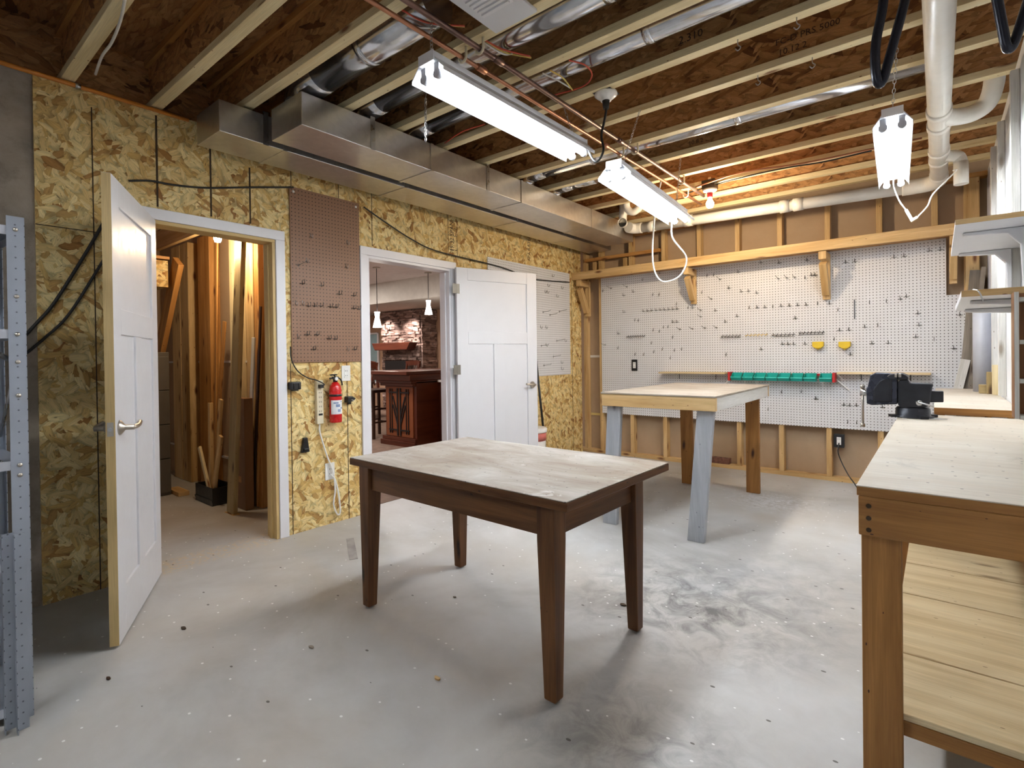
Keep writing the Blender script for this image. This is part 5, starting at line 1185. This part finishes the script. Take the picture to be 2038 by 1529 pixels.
q = oY(722, 730, YB0+1.6); stool((q.x-.15, YB0+1.6, .0), 0.2, 'cherry bar stool at the left end behind the bar')
q = oY(868, 730, YB0+2.4); stool((q.x, YB0+2.4, .0), -.4, 'cherry bar stool at the far right behind the bar')
# pendants
for u, v0, v1, yy, lab in ((751, 621, 652, YB0+.55, 'left glowing pendant lamp over the bar'), (853, 598, 626, YB0+1.45, 'right glowing pendant lamp over the bar')):
    a = oY(u, v0, yy); b = oY(u, v1, yy); h = a.z-b.z
    t = thing('pendant_lamp', lab, 'lamp', b, 0, 'pendant lamps over the bar'); T = Matrix.Translation(b); k = h/.2
    MB().lathe([(.056*k, 0), (.040*k, .07*k), (.026*k, .13*k), (.030*k, .17*k), (.036*k, .2*k), (0, .201*k)], 24, T).build('shade', M['pendant'], t)
    MB().cyl((b.x, b.y, a.z+.001), (b.x, b.y, 2.675), .006, 8).build('cord', M['black'], t); MB().cyl((b.x, b.y, 2.675), (b.x, b.y, 2.689), .06, 20).build('canopy', M['nickel'], t)
    lamp('pendant_light', b+Vector((0, 0, -.04)), 5, (1, .9, .8), .05)
for x, y, z, lab in ((fa-.35, 7.05, sf1.z, 'recessed ceiling light left of the fireplace'),):
    t = thing('downlight', lab, 'light', (x, y, z-.006)); MB().lathe([(.06, .0052), (.085, .004), (.085, .0), (.06, .0)], 24, Matrix.Translation((x, y, z-.006)), False).build('ring', M['white_trim'], t)
    MB().cyl((x, y, z-.004), (x, y, z-.001), .058, 20).build('lens', M['downlight'], t)
def spot(x, y, z, tx, ty, tz, e, col, ang=60):
    o = lamp('spot_light', (x, y, z), e, col, typ='SPOT'); o.data.spot_size = math.radians(ang); o.data.spot_blend = .6; o.data.shadow_soft_size = .05
    o.rotation_euler = (Vector((tx, ty, tz))-Vector((x, y, z))).to_track_quat('-Z', 'Y').to_euler()
spot(fa+.25, 7.05, sf1.z-.02, fa+.3, FYY, 1.5, 48, (1, .86, .78), 75); spot(fb-.2, 7.05, sf1.z-.02, fb-.25, FYY, 1.5, 48, (1, .86, .78), 75)
def area(x, y, z, sx, e, col):
    l = bpy.data.lights.new('ceiling_light', 'AREA'); l.energy = e; l.size = sx; l.color = col; o = bpy.data.objects.new('ceiling_light', l); COL.objects.link(o); o.location = (x, y, z)
area(-2.2, 3.6, 2.68, .5, 17, (1, .9, .85)); area(-5.2, 5.0, 2.68, .6, 20, (1, .9, .82)); area(-7.8, 4.2, 2.68, .6, 15, (1, .9, .82))
# ================================================================ view
sc = bpy.context.scene
w = bpy.data.worlds.new('world'); sc.world = w; w.use_nodes = True
w.node_tree.nodes['Background'].inputs[0].default_value = (.9, .95, 1, 1); w.node_tree.nodes['Background'].inputs[1].default_value = .15
sc.view_settings.view_transform = 'Standard'; sc.view_settings.look = 'None'; sc.view_settings.gamma = 1; sc.view_settings.use_curve_mapping = False
sc.view_settings.exposure = 1.72
sc.cycles.max_bounces = 6; sc.cycles.diffuse_bounces = 4; sc.cycles.adaptive_threshold = .025; sc.cycles.glossy_bounces = 3; sc.cycles.caustics_reflective = False; sc.cycles.caustics_refractive = False
